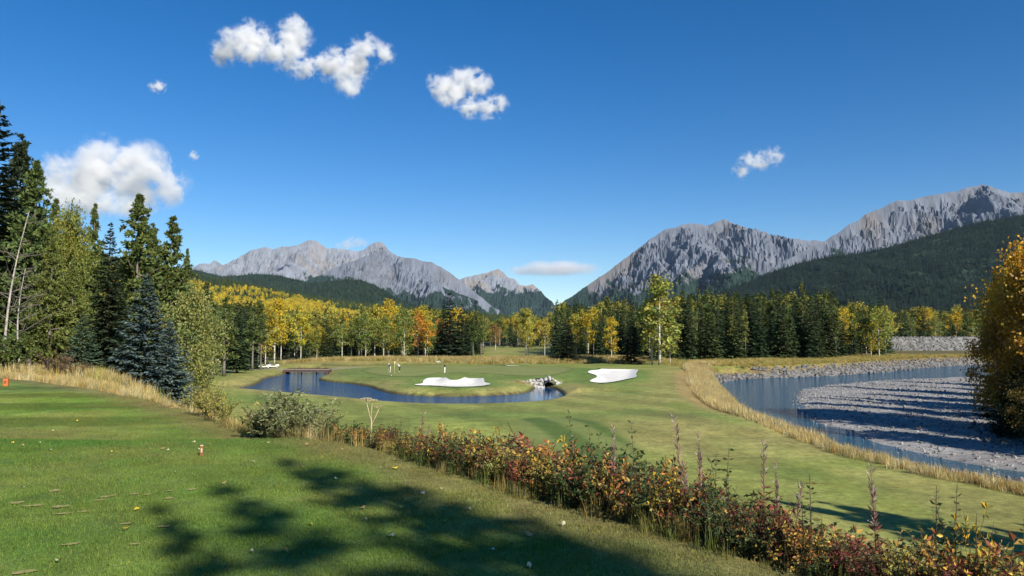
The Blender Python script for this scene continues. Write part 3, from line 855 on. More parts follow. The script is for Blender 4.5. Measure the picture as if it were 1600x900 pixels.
def spruce(name, h, R_, whorls, nb, tw, rng, base=.04, droop=.35, ts=.45, p=.9, up=.15, wfrac=.42):
    """(trunk mesh, crown mesh): tiers of drooping branches carrying flat needle sprays"""
    t = np.linspace(0, 1, whorls) ** 1.05
    Ps, Ds, Ss, Ls, Ws, Ts = [], [], [], [], [], []
    for ti in t:
        z0 = h * (base + (0.985 - base) * ti)
        Lm = R_ * (1 - ti) ** p + .12
        k = max(4, int(nb * (1 - .45 * ti)))
        az = rng.uniform(0, 6.28) + np.arange(k) * 6.283 / k + rng.normal(0, .22, k)
        Lb = Lm * rng.uniform(.68, 1.12, k)
        zz = z0 + rng.normal(0, .012 * h, k)
        s = np.linspace(.18, 1, tw)
        bt = rng.uniform(.65, 1.3, k)
        for a, L, z, bb in zip(az, Lb, zz, bt):
            dirv = np.array([math.cos(a), math.sin(a), 0]); side = np.array([-math.sin(a), math.cos(a), 0])
            pz = z - droop * (1 - .6 * ti) * L * s + up * L * s ** 3 + .25 * ti * L * s
            pos = dirv[None] * (L * s)[:, None] + np.stack([0 * s, 0 * s, pz], 1)
            for sg in (-1, 0, 1):
                ang = sg * rng.uniform(.5, 1.0, tw)
                d = dirv[None] * np.cos(ang)[:, None] + side[None] * np.sin(ang)[:, None] + np.stack([0 * s, 0 * s, rng.normal(-.18, .22, tw)], 1)
                ln = ts * (1.25 - .45 * s) * rng.uniform(.7, 1.3, tw) * (.55 + .45 * min(1, L / (R_ * .5 + .01))) * (1 - .45 * ti)
                Ps.append(pos + rng.normal(0, .04 * ts, pos.shape)); Ds.append(d)
                Ss.append(side[None] * np.cos(ang)[:, None] - dirv[None] * np.sin(ang)[:, None] + rng.normal(0, .45, (tw, 3)) * [.3, .3, 1])
                Ls.append(ln); Ws.append(ln * wfrac)
                Ts.append(np.clip(bb * rng.uniform(.75, 1.25, tw), .3, 2))
    # leader
    Pn = np.vstack(Ps); D = np.vstack(Ds); S = np.vstack(Ss); L = np.concatenate(Ls); W = np.concatenate(Ws); b = np.concatenate(Ts)
    V, F = quads(Pn, D, S, L, W)
    V = np.vstack([V, [[0, 0, h * 1.02], [.06, 0, h * .95], [-.03, .05, h * .95], [-.03, -.05, h * .95]]])
    k = len(V) - 4
    hue = rng.normal(0, .07, len(b))
    T = np.repeat(np.stack([b * (1 + hue), b, b * (1 - hue)], 1), 4, 0); T = np.vstack([T, np.ones((4, 3))])
    cm = mesh_np(name + '_crown', V, [F, np.array([[k, k + 1, k + 2], [k, k + 2, k + 3], [k, k + 3, k + 1]])], False, {'tint': T})
    cm.materials.append(MAT['needles'])
    tm = trunk_mesh(name + '_trunk', h * .97, .012 * h + .04, rng, .004)
    tm.materials.append(MAT['bark_brown'])
    return tm, cm

def pine(name, h, R_, nbr, ncl, nbl, rng, base=.35, ts=.4, lean=(0, 0), bark='bark_grey', p=.75, stubs=0):
    """lodgepole: bare lower trunk, ragged upswept tufts of needles"""
    Ps, Ds, Ls, Ts = [], [], [], []
    limbs = []
    for i in range(nbr):
        ti = rng.uniform(0, 1) ** 1.15
        z0 = h * (base + (.98 - base) * ti)
        prof = (1 - ti) ** p * min(1, .5 + ti * 3.2) + .02
        L = R_ * prof * rng.uniform(.55, 1.2)
        a = rng.uniform(0, 6.283)
        d = np.array([math.cos(a), math.sin(a), rng.uniform(-.25, .35) + .35 * ti])
        if L > .5 * R_ and len(limbs) < 26: limbs.append((np.array([[0, 0, z0], d * L * .5 + [0, 0, z0], d * L * .95 + [0, 0, z0 + .1 * L]]), [.018 * R_ + .012, .014 * R_ + .008, .006]))
        bb = rng.uniform(.7, 1.3)
        s = rng.uniform(.3, 1.05, ncl)
        cpos = d[None] * (L * s)[:, None] + np.array([0, 0, z0])[None] + np.stack([0 * s, 0 * s, .22 * L * s ** 2], 1) + rng.normal(0, .10 * L + .02, (ncl, 3))
        for c in cpos:
            q = rdir(rng, nbl) + d[None] * .55 + [0, 0, .45]
            Ps.append(np.repeat(c[None], nbl, 0) + rng.normal(0, ts * .22 * (1 - .6 * ti), (nbl, 3))); Ds.append(q); Ls.append(ts * (1 - .5 * ti ** 1.5) * rng.uniform(.6, 1.25, nbl)); Ts.append(bb * rng.uniform(.7, 1.3, nbl))
    for i in range(stubs):
        z0 = h * base * rng.uniform(.3, 1); a = rng.uniform(0, 6.283); L = rng.uniform(.3, .8)
        limbs.append((np.array([[0, 0, z0], [math.cos(a) * L, math.sin(a) * L, z0 - .1 * L]]), [.02, .008]))
    P = np.vstack(Ps); D = np.vstack(Ds); L = np.concatenate(Ls); b = np.concatenate(Ts)
    t = np.clip(P[:, 2:3] / h, 0, 1) ** 1.3; P[:, :2] += t * np.array(lean)[None]
    V, F = quads(P, D, rdir(rng, len(P)), L, L * .40)
    hue = rng.normal(.02, .10, len(b))
    T = np.repeat(np.stack([b * (1 + hue), b, b * (1 - hue)], 1), 4, 0)
    cm = mesh_np(name + '_crown', V, F, False, {'tint': T}); cm.materials.append(MAT['needles'])
    tm = trunk_mesh(name + '_trunk', h * .95, .010 * h + .05, rng, .006, lean=lean, limbs=limbs)
    tm.materials.append(MAT[bark])
    return tm, cm

def aspen(name, h, R_, ncl, nl, ls, rng, base=.3, bark='bark_pale', shape=.5, yvar=.35, lean=(0, 0)):
    """pale trunk, ascending limbs, many small clumps of leaves with gaps between"""
    limbs = []; cl = []
    nlb = 16
    for i in range(nlb):
        ti = (i + rng.uniform(0, 1)) / nlb
        z0 = h * (base * .75 + (.92 - base * .75) * ti)
        prof = (math.sin(math.pi * min(1, max(.06, (ti * .86 + .12) ** shape))) ** .7)
        L = R_ * prof * rng.uniform(.75, 1.15)
        a = i * 2.4 + rng.uniform(-.4, .4)
        e = rng.uniform(.5, 1.1)
        d = np.array([math.cos(a), math.sin(a), e])
        q = np.array([[0, 0, z0], [d[0] * L * .5, d[1] * L * .5, z0 + .38 * L * e], [d[0] * L, d[1] * L, z0 + .95 * L * e]])
        limbs.append((q, [.018 * h * (1 - ti) * .45 + .012, .012 + .004 * R_, .006]))
        m = max(2, ncl // nlb)
        s = rng.uniform(.35, 1.08, m)
        cpos = q[0] + (q[2] - q[0]) * s[:, None] + rng.normal(0, .17 * R_, (m, 3)) * [1, 1, .9]
        cl += list(cpos)
    for _ in range(ncl // 7): cl.append(np.array([rng.normal(0, .10 * R_), rng.normal(0, .10 * R_), h * rng.uniform(.72, 1.0)]))
    cl = np.array(cl)
    Ps, Ts = [], []
    for c in cl:
        k = int(nl * rng.uniform(.6, 1.35)); sp = .165 * R_ * rng.uniform(.7, 1.3) + .05
        Ps.append(c[None] + rng.normal(0, 1, (k, 3)) * [sp, sp, sp * .75])
        hue = rng.normal(0, yvar * .4)
        b = rng.uniform(.72, 1.25) * rng.uniform(.75, 1.25, k); hh = hue + rng.normal(0, yvar * .3, k)
        Ts.append(np.stack([b * (1 + hh), b * (1 + .15 * hh), b * (1 - .5 * hh)], 1))
    P = np.vstack(Ps); T = np.clip(np.vstack(Ts), .03, 3)
    t = np.clip(P[:, 2:3] / h, 0, 1) ** 1.3; P[:, :2] += t * np.array(lean)[None]
    n = len(P)
    d = rdir(rng, n) + [0, 0, -.3]
    V, F = quads(P, d, rdir(rng, n), ls * rng.uniform(.7, 1.3, n), ls * .8)
    cm = mesh_np(name + '_crown', V, F, False, {'tint': np.repeat(T, 4, 0)}); cm.materials.append(MAT['leaves'])
    tm = trunk_mesh(name + '_trunk', h * .97, .009 * h + .035, rng, .012, lean=lean, limbs=limbs); tm.materials.append(MAT[bark])
    return tm, cm

def tree(name, pair, loc, label, group=None, color=(0.05, 0.08, 0.03), s=1.0, sz=None, rz=None, cat='tree', part='crown'):
    root = empty(name, loc, random.uniform(0, 6.28) if rz is None else rz)
    root.scale = (s, s, sz if sz else s)
    tag(root, label, cat, group)
    t = bpy.data.objects.new('trunk', pair[0]); C.objects.link(t); t.parent = root
    c = bpy.data.objects.new(part, pair[1]); C.objects.link(c); c.parent = root
    c.color = (*color, 1)
    return root

def on(x, y): return (float(x), float(y), h1(x, y) - .05)

rng = np.random.default_rng(5)
# colours (albedo)
DARK = (0.038, 0.056, 0.026); SPR = (0.060, 0.092, 0.036); PIN = (0.090, 0.120, 0.032); PINL = (0.125, 0.148, 0.036); BLUE = (0.098, 0.140, 0.128)
AGRN = (0.165, 0.205, 0.040); ALIME = (0.24, 0.245, 0.050); AYEL = (0.50, 0.37, 0.030); AGOLD = (0.52, 0.32, 0.026); AORA = (0.48, 0.22, 0.030)

def jit(c, a=.15):
    k = 1 + random.uniform(-a, a); h_ = random.uniform(-a, a) * .5
    return (c[0] * k * (1 + h_), c[1] * k, c[2] * k * (1 - h_))

# ---- near, detailed varieties
SPR_N = [spruce('spruce_near', 10, 3.0, 40, 10, 10, rng, base=.03, droop=.38, ts=.55, up=.22),
         spruce('spruce_tall', 20, 3.4, 48, 9, 9, rng, base=.05, droop=.42, ts=.7, up=.2, p=.8)]
PINE_N = [pine('pine_near', 20, 4.2, 190, 6, 13, rng, base=.10, ts=.58, p=.92), pine('pine_near_b', 20, 3.8, 180, 6, 13, rng, base=.16, ts=.56, p=1.0, lean=(.5, .2)),
          pine('pine_near_c', 22, 4.0, 180, 6, 13, rng, base=.22, ts=.58, p=.85)]
ASP_N = [aspen('aspen_near', 10, 2.6, 150, 60, .20, rng, base=.08, shape=.8, yvar=.3), aspen('aspen_near_b', 14, 3.4, 170, 65, .26, rng, base=.12, shape=.8, yvar=.3)]
# ---- middle distance varieties (forest wall, 130 m and more)
SPR_M = [spruce('spruce_mid', 16, r, 26, 8, 6, rng, base=b, droop=.38, ts=.85, p=.85, wfrac=.5) for r, b in ((2.4, .05), (2.0, .10), (2.8, .06))]
PINE_M = [pine('pine_mid', 16, r, 60, 4, 9, rng, base=b, ts=.7, p=.9, stubs=8) for r, b in ((1.9, .30), (1.7, .42), (2.3, .20), (1.7, .52))]
ASP_M = [aspen('aspen_mid', 14, r, 62, 34, .42, rng, base=b, shape=s, yvar=.3) for r, b, s in ((2.6, .3, .8), (2.2, .42, .9), (3.2, .22, .8), (2.4, .18, .6))]
# ================================================================== TREES
def place_top(px, ytop, d, base_z=None):
    """ground position below photo column px at depth d and the height that reaches ytop"""
    p = at(px, 500, d); z0 = h1(p[0], p[1]) if base_z is None else base_z
    ztop = at(px, ytop, d)[2]
    return (p[0], p[1], z0 - .08), ztop - z0

def put(kind, px, ytop, d, color, label, group=None, wide=1.0, name=None, rz=None):
    lib, h0, nm = {'sprN0': (SPR_N[0], 10, 'spruce_tree'), 'sprN1': (SPR_N[1], 20, 'spruce_tree'), 'pinN0': (PINE_N[0], 20, 'pine_tree'), 'pinN1': (PINE_N[1], 20, 'pine_tree'),
                   'pinN2': (PINE_N[2], 22, 'pine_tree'), 'aspN0': (ASP_N[0], 10, 'aspen_tree'), 'aspN1': (ASP_N[1], 14, 'aspen_tree'),
                   'sprM0': (SPR_M[0], 16, 'spruce_tree'), 'sprM1': (SPR_M[1], 16, 'spruce_tree'), 'sprM2': (SPR_M[2], 16, 'spruce_tree'),
                   'pinM0': (PINE_M[0], 16, 'pine_tree'), 'pinM1': (PINE_M[1], 16, 'pine_tree'), 'pinM2': (PINE_M[2], 16, 'pine_tree'), 'pinM3': (PINE_M[3], 16, 'pine_tree'),
                   'aspM0': (ASP_M[0], 14, 'aspen_tree'), 'aspM1': (ASP_M[1], 14, 'aspen_tree'), 'aspM2': (ASP_M[2], 14, 'aspen_tree'), 'aspM3': (ASP_M[3], 14, 'aspen_tree')}[kind]
    loc, hh = place_top(px, ytop, d)
    s = hh / h0
    return tree(name or nm, lib, loc, label, group, color, s * wide, s, rz)

# ---- the near stand at the left of the tee
put('sprN1', -14, 160, 60, DARK, 'tallest dark conifer cut by the left edge of the photo', wide=1.15)
put('pinN2', 22, 205, 66, DARK, 'dark pine just right of the tallest conifer at the left edge', wide=1.0)
put('pinN0', 48, 246, 58, jit(PIN), 'tall olive pine with drooping side tufts above the leaning bare trunk', wide=.95)
put('pinN1', 84, 305, 62, PIN, 'olive pine behind the yellowing poplar in the left stand', wide=.9)
put('aspN1', 106, 328, 57, (0.20, 0.215, 0.040), 'yellow green poplar with gold patches in the left stand', wide=.5)
put('pinN0', 78, 372, 50, PINL, 'bushy light olive pine beside the bare trunks at the left', wide=1.05)
put('pinN2', 112, 400, 52, PINL, 'light olive pine left of the dark narrow spruce', wide=.95)
put('pinN1', 147, 313, 72, PIN, 'slim pointed pine left of the broad double pine', wide=.72)
put('sprN1', 168, 345, 56, DARK, 'dark narrow spruce with hanging branches behind the blue spruce', wide=1.0)
put('pinN0', 212, 299, 74, PIN, 'broad bushy olive pine, tallest behind the blue spruce', wide=1.05)
put('pinN2', 235, 345, 78, jit(PIN), 'olive pine wedged between the two broad pines of the left stand', wide=.9)
put('pinN1', 264, 332, 78, PIN, 'broad olive pine at the right of the near left stand', wide=1.1)
put('pinN0', 290, 385, 84, PIN, 'olive pine sloping down at the right edge of the near left stand', wide=.5)
put('sprN0', 228, 428, 50, BLUE, 'large blue grey spruce standing in the golden grass at the left', wide=1.12)
put('sprN0', 266, 500, 46, BLUE, 'smaller blue grey spruce tucked in front of the large one', wide=1.1)
put('sprN0', 130, 488, 47, (0.095, 0.145, 0.085), 'young grey green spruce at the left edge of the golden grass', wide=1.15)
put('sprN1', 180, 400, 60, DARK, 'dark shaded spruce between the young spruce and the blue spruce', wide=1.2)
put('aspN0', 300, 455, 66, (0.24, 0.255, 0.075), 'pale leafy poplar beside the blue spruce', wide=.85)
put('aspN0', 318, 520, 74, (0.22, 0.235, 0.07), 'small pale leafy poplar at the right foot of the blue spruce', wide=.9)
put('pinN0', 115, 380, 80, DARK, 'shaded pine deep inside the left stand', wide=1.2)
put('pinN2', 5, 330, 72, DARK, 'shaded pine behind the leaning bare trunk', wide=1.4)

simple('bark_birch', (.30, .27, .23), .85, .1, 4, .3, amt=.5)
# leaning, mostly bare birch at the left edge
def bare_tree(px0, py0, px1, py1, d, label):
    a = at(px0, py0, d); b = at(px1, py1, d + 1.5)
    a[2] = h1(a[0], a[1]) - .1
    root = empty('bare_birch', a); tag(root, label, 'tree')
    t = np.linspace(0, 1, 9)[:, None]
    P = (b - a)[None] * t + np.array([0.35, 0, 0])[None] * np.sin(t * 3.1) * -1
    V, F = tube(P, (.075 if px0 < 20 else .05) * (1 - t[:, 0]) + .02, 7)
    me = mesh_np('birch_trunk', V, F, True); obj('trunk', me, MAT['bark_birch'], root)
    r = np.random.default_rng(3)
    for k in range(16):
        s = r.uniform(.35, 1); p0 = (b - a) * s + [0.35 * math.sin(s * 3.1) * -1, 0, 0]
        az = r.uniform(0, 6.28); L = r.uniform(1.2, 3.2) * (1.2 - .6 * s)
        q = [p0]
        dv = np.array([math.cos(az), math.sin(az) * .6, r.uniform(.1, .7)])
        for j in range(5):
            dv = dv + r.normal(0, .18, 3); q.append(q[-1] + dv / np.linalg.norm(dv) * L / 5)
        parts = [tube(np.array(q), np.linspace(.03, .006, 6), 4)]
        for j in range(2, 6):
            dd = nrm(dv + r.normal(0, .7, 3)); parts.append(tube(np.array([q[j - 1], q[j - 1] + dd * L * .3]), [.012, .004], 3))
        V, F = merge(parts); obj('branch', mesh_np('birch_branch', V, F, True), MAT['bark_grey'], root)
bare_tree(6, 540, 46, 330, 45, 'leaning bare pale birch trunk with dead twigs at the left edge')
bare_tree(34, 545, 40, 420, 47, 'thin pale bare trunk right of the leaning birch')

# ---- pines and aspens round the cart path, left of the pond
put('pinM0', 334, 470, 118, jit(PIN), 'first of the pines on the lawn left of the pond, beside the poplar', wide=1.35)
put('pinM2', 352, 462, 127, jit(PIN), 'pine with a bare grey trunk on the lawn left of the pond', wide=1.4)
put('sprM1', 372, 470, 138, jit(SPR), 'dark conifer behind the bare trunked pines left of the pond', wide=1.2)
put('pinM2', 322, 440, 128, jit(PIN), 'tall pine rising behind the pale poplar', wide=1.3)
put('pinM0', 396, 478, 150, jit(PIN), 'pine standing left of the parked golf carts', wide=1.3)
put('aspM0', 430, 466, 182, AYEL, 'bright yellow aspen behind the parked golf carts', wide=1.1)
put('aspM2', 416, 480, 178, (0.33, 0.28, 0.04), 'olive yellow aspen left of the bright yellow one by the carts', wide=.95)
put('aspM1', 471, 487, 200, (0.46, 0.40, 0.04), 'slender lemon yellow aspen with a bare white trunk behind the bridge', wide=.95)
# ---- landmarks of the forest wall
put('sprM2', 703, 457, 203, (0.040, 0.062, 0.032), 'tall dark pointed spruce in the middle of the forest wall', wide=1.45)
put('sprM0', 722, 474, 205, (0.042, 0.064, 0.032), 'dark spruce leaning on the tall pointed one', wide=1.4)
put('sprM1', 688, 492, 204, SPR, 'shorter dark spruce left of the tall pointed one', wide=1.1)
put('aspM0', 654, 487, 216, AORA, 'orange aspen left of the tall pointed spruce', wide=.9)
put('aspM1', 668, 497, 222, AGOLD, 'small deep orange aspen next to the pointed spruce', wide=.95)
put('aspM2', 608, 470, 220, AYEL, 'tall yellow aspen topping the trees behind the golfers', wide=.9)
put('aspM0', 586, 476, 218, (0.38, 0.33, 0.04), 'yellow green aspen left of the tall yellow one behind the golfers', wide=1.0)
put('aspM2', 632, 484, 212, AGRN, 'green aspen with several white trunks behind the golfers', wide=.95)
put('aspM2', 572, 490, 212, AGRN, 'green aspen at the left of the clump behind the golfers', wide=.95)
put('aspM0', 600, 492, 210, (0.21, 0.235, 0.045), 'light green aspen with bare white trunks behind the flagstick', wide=1.0)
put('aspM3', 1030, 432, 176, (0.31, 0.315, 0.060), 'tall lime yellow poplar standing in front of the forest wall', wide=1.35)
put('aspM3', 1018, 470, 178, (0.27, 0.27, 0.055), 'slim lime poplar joined to the left of the tall one', wide=1.1)
put('aspM3', 1046, 490, 180, (0.25, 0.26, 0.05), 'small lime poplar at the right foot of the tall one', wide=1.1)
put('aspM3', 955, 496, 200, AYEL, 'bright golden aspen glowing among dark conifers right of the green', wide=1.05)
put('aspM1', 822, 478, 235, (0.36, 0.33, 0.05), 'yellow green aspen in the gap behind the green', wide=1.0)
put('aspM0', 826, 500, 222, (0.44, 0.38, 0.05), 'pale yellow aspen in front of the taller one in the gap', wide=.9)
put('aspM1', 851, 494, 212, (0.40, 0.34, 0.06), 'slender pale yellow aspen with two thin trunks in the gap', wide=.9)
put('aspM0', 774, 507, 330, (0.30, 0.17, 0.06), 'small rust coloured aspen at the far end of the gap', wide=1.2)
put('aspM2', 1372, 482, 232, (0.28, 0.29, 0.045), 'rounded yellow green poplar at the end of the conifer wall', wide=1.1)
put('aspM1', 1352, 492, 236, (0.20, 0.235, 0.045), 'light green poplar left of the rounded yellow green one', wide=1.1)
put('sprM2', 885, 498, 196, (0.022, 0.034, 0.018), 'low broad dark conifer at the left of the shaded clump', wide=2.0)
put('sprM2', 985, 500, 182, (0.022, 0.034, 0.018), 'dark shaded conifer left of the lime poplar', wide=1.7)

# ---- the forest wall itself
# zone: px range, near depth, tops, step, weights (spruce, pine, green aspen, yellow aspen, orange aspen), where
ZONES = [
    (300, 410, 150, 478, 9, (3, 5, 0, 0, 0), 'left of the golf carts'),
    (405, 480, 205, 490, 8, (4, 3.5, 1.6, 1.8, 0), 'behind the golf carts'),
    (478, 560, 212, 500, 7, (4.5, 4, 2, 1.6, 0), 'behind the wooden bridge'),
    (560, 690, 226, 486, 8, (3.5, 3, 4, 1.6, .4), 'behind the golfers'),
    (690, 752, 224, 488, 8, (5, 3, 0, 1, 0), 'round the tall pointed spruce'),
    (752, 866, 420, 497, 7, (4, 3, 1, 3, 0), 'at the far end of the gap'),
    (866, 1010, 206, 478, 7, (6, 4, .7, .6, 0), 'right of the gap'),
    (1010, 1060, 196, 470, 8, (5, 3, 0, 0, 1), 'behind the lime poplar'),
    (1056, 1310, 214, 463, 6.5, (6, 4, 0, .3, 0), 'above the riverside meadow'),
    (1310, 1385, 240, 478, 9, (4, 3, 1, 1, 0), 'at the bend of the river'),
    (1385, 1545, 420, 486, 9, (5, 2, 2, 1, 0), 'behind the stone levee'),
]
FW = {}
ORD = ['first', 'second', 'third', 'fourth', 'fifth', 'sixth', 'seventh', 'eighth', 'ninth', 'tenth', 'eleventh', 'twelfth', 'thirteenth', 'fourteenth', 'fifteenth', 'sixteenth', 'seventeenth', 'eighteenth', 'nineteenth', 'twentieth']
KIND = ['dark spruce', 'olive pine', 'green aspen', 'yellow aspen', 'orange aspen']
def tree_in_zone(px, d, top, w, where, row):
    k = random.choices(range(5), w)[0]
    if k == 0: kind, col = 'sprM%d' % random.randrange(3), jit(SPR, .25)
    elif k == 1: kind, col = 'pinM%d' % random.randrange(4), jit(random.choice((PIN, PIN, PINL)), .2)
    elif k == 2: kind, col = 'aspM%d' % random.randrange(3), jit(random.choice((AGRN, ALIME)), .2)
    elif k == 3: kind, col = 'aspM%d' % random.randrange(3), jit(random.choice((AYEL, AYEL, (0.38, 0.33, .045))), .15)
    else: kind, col = 'aspM%d' % random.randrange(3), jit(AORA, .15)
    p = at(px, 500, d)
    if sdf(RIVER, np.array([p[0]]), np.array([p[1]]))[0] > -9 or sdf(POND, np.array([p[0]]), np.array([p[1]]))[0] > -2: return
    o = put(kind, px, top, d, col, 'tree of the forest wall', 'forest wall ' + where, wide=random.uniform(.95, 1.3) if k > 1 else random.uniform(.8, 1.15))
    FW.setdefault((k, row, where), []).append((px, o))
for x0, x1, d0, top, step, w, where in ZONES:
    for row in range(3):
        px = x0 + random.uniform(0, step)
        while px < x1:
            d = d0 * (1 + .075 * row) + random.uniform(0, .06 * d0)
            tt = top + random.gauss(0, 7) + (9, 2, -2)[row] + 5 * math.sin(px / 23.)
            tree_in_zone(px, d, tt, w, where, row)
            px += step * random.uniform(.8, 1.5) * (1.0, 1.3, 1.5)[row] * 1.25

for (k, row, where), lst in FW.items():
    lst.sort(key=lambda q: q[0])
    for i, (_, o) in enumerate(lst):
        o['label'] = ('%s %s from left, %s row %s' % (ORD[min(i, 19)], KIND[k], ('front', 'middle', 'back')[row], where)) if len(lst) > 1 else 'only %s in the %s row of trees %s' % (KIND[k], ('front', 'middle', 'back')[row], where)

# ---- right edge: dark riverside trees with orange crowns
put('aspN1', 1612, 384, 72, (0.62, 0.36, 0.03), 'tall golden orange aspen at the right edge above the river', wide=.85)
put('aspN1', 1580, 436, 76, (0.62, 0.38, 0.03), 'lower golden orange aspen leaning towards the river', wide=.75)
put('aspN0', 1553, 500, 74, (0.42, 0.22, 0.026), 'small rust orange aspen at the edge of the river bank', wide=.8)
put('sprN1', 1560, 418, 84, DARK, 'dark green spruce rising behind the orange aspens', wide=.9)
put('sprN0', 1580, 560, 71, DARK, 'dark young spruce low on the shaded right bank', wide=1.1)
put('aspN1', 1640, 400, 68, (0.40, 0.22, 0.024), 'orange aspen cut off by the right edge of the photo', wide=1.0)
put('sprN0', 1612, 520, 69, DARK, 'dark spruce at the right edge below the orange crowns', wide=1.2)
put('sprN0', 1572, 605, 72, (0.05, 0.06, 0.024), 'low dark bushy spruce overhanging the gravel', wide=1.3)
put('aspN0', 1596, 590, 66, (0.14, 0.11, 0.025), 'brown shaded sapling on the right bank', wide=1.2)
# trees further along that bank: outside the frame, their long shadows cross the gravel bar
for i, (x, y, s) in enumerate([(47, 50, .95), (52, 45, 1.0), (57, 42.5, .9), (62, 40, 1.05), (49, 47, .7), (55, 70, .85), (60, 78, .9), (66, 90, .9), (72, 98, .95), (78, 108, .9), (86, 118, .9), (94, 128, 1.0), (68, 38, 1.1), (75, 35, 1.0), (44, 60, .6), (82, 33, 1.0), (51, 62, .9), (58, 56, 1.05), (65, 52, 1.1), (72, 60, 1.1), (64, 66, 1.0), (70, 76, 1.05), (78, 86, 1.05), (84, 98, 1.1), (92, 110, 1.1), (58, 48, 1.1)]):
    tree('spruce_tree', SPR_N[1] if i % 3 else PINE_N[1], on(x, y), 'dark conifer lining the shaded right river bank behind the orange aspens', 'conifers along the right river bank', jit(DARK), s * (.75 + .7 * ((i * 7) % 5) / 4), s * (.95 + .4 * ((i * 3) % 4) / 3))
# trees behind and beside the viewer that shade the tee and the fairway below it
for i, (s_, q_, h_, w_) in enumerate([(1.3, 6.6, 12, .26), (2.0, 8.3, 15, .34), (2.55, 7.4, 17.5, .30), (3.05, 9.4, 13.5, .34), (3.55, 8.6, 16, .32), (3.95, 6.4, 19, .26), (3.3, 11.3, 21, .22), (.5, 4.8, 14, .28)]):
    q0 = q_ + 1.3 - h_ / math.tan(SUN_EL); x, y = .82 * s_ - .57 * q0, .57 * s_ + .82 * q0
    tree('spruce_tree', SPR_N[1], (x, y, h1(x, y)), 'slim conifer behind the viewer that throws its shadow over the tee', 'conifers behind the tee', jit(PIN), h_ / 20 * w_ * 2.3, h_ / 20)
for i, (x, y, h_) in enumerate([(23.4, 14, 14), (25.5, 11.6, 14), (27.6, 10.4, 15), (29.8, 9.6, 14), (32.4, 9, 15), (36, 8.5, 15)]):
    tree('pine_tree', PINE_N[i % 3], on(x, y), 'pine right of the viewer that shades the fairway below the tee', 'pines right of the tee', jit(PIN), h_ / 20 * .8, h_ / 20)
# ================================================================== SCATTERED STUFF (instanced)
def inst_mat(name, trans=0.25, rough=0.6):
    m, n, l = new_mat(name)
    a = N(n, 'ShaderNodeAttribute', attribute_name='tint')
    i = N(n, 'ShaderNodeAttribute', attribute_name='icol'); i.attribute_type = 'INSTANCER'
    mx = N(n, 'ShaderNodeMix', data_type='RGBA', blend_type='MULTIPLY'); mx.inputs[0].default_value = 1
    l.new(a.outputs['Color'], mx.inputs[6]); l.new(i.outputs['Color'], mx.inputs[7])
    b = N(n, 'ShaderNodeBsdfPrincipled', Roughness=rough); b.inputs['Specular IOR Level'].default_value = .15
    l.new(mx.outputs[2], b.inputs['Base Color'])
    o = n.new('ShaderNodeOutputMaterial')
    if trans > 0:
        t = n.new('ShaderNodeBsdfTranslucent'); l.new(mx.outputs[2], t.inputs['Color'])
        ms = n.new('ShaderNodeMixShader'); ms.inputs[0].default_value = trans
        l.new(b.outputs[0], ms.inputs[1]); l.new(t.outputs[0], ms.inputs[2]); l.new(ms.outputs[0], o.inputs[0])
    else:
        l.new(b.outputs[0], o.inputs[0])
    return m
inst_mat('mass_foliage', .22); inst_mat('grass_blades', .3); inst_mat('loose_stone', 0, .9)

def source(name, me, mat):
    me.materials.clear(); me.materials.append(mat)
    return bpy.data.objects.new(name, me)         # not linked: only seen through its instances

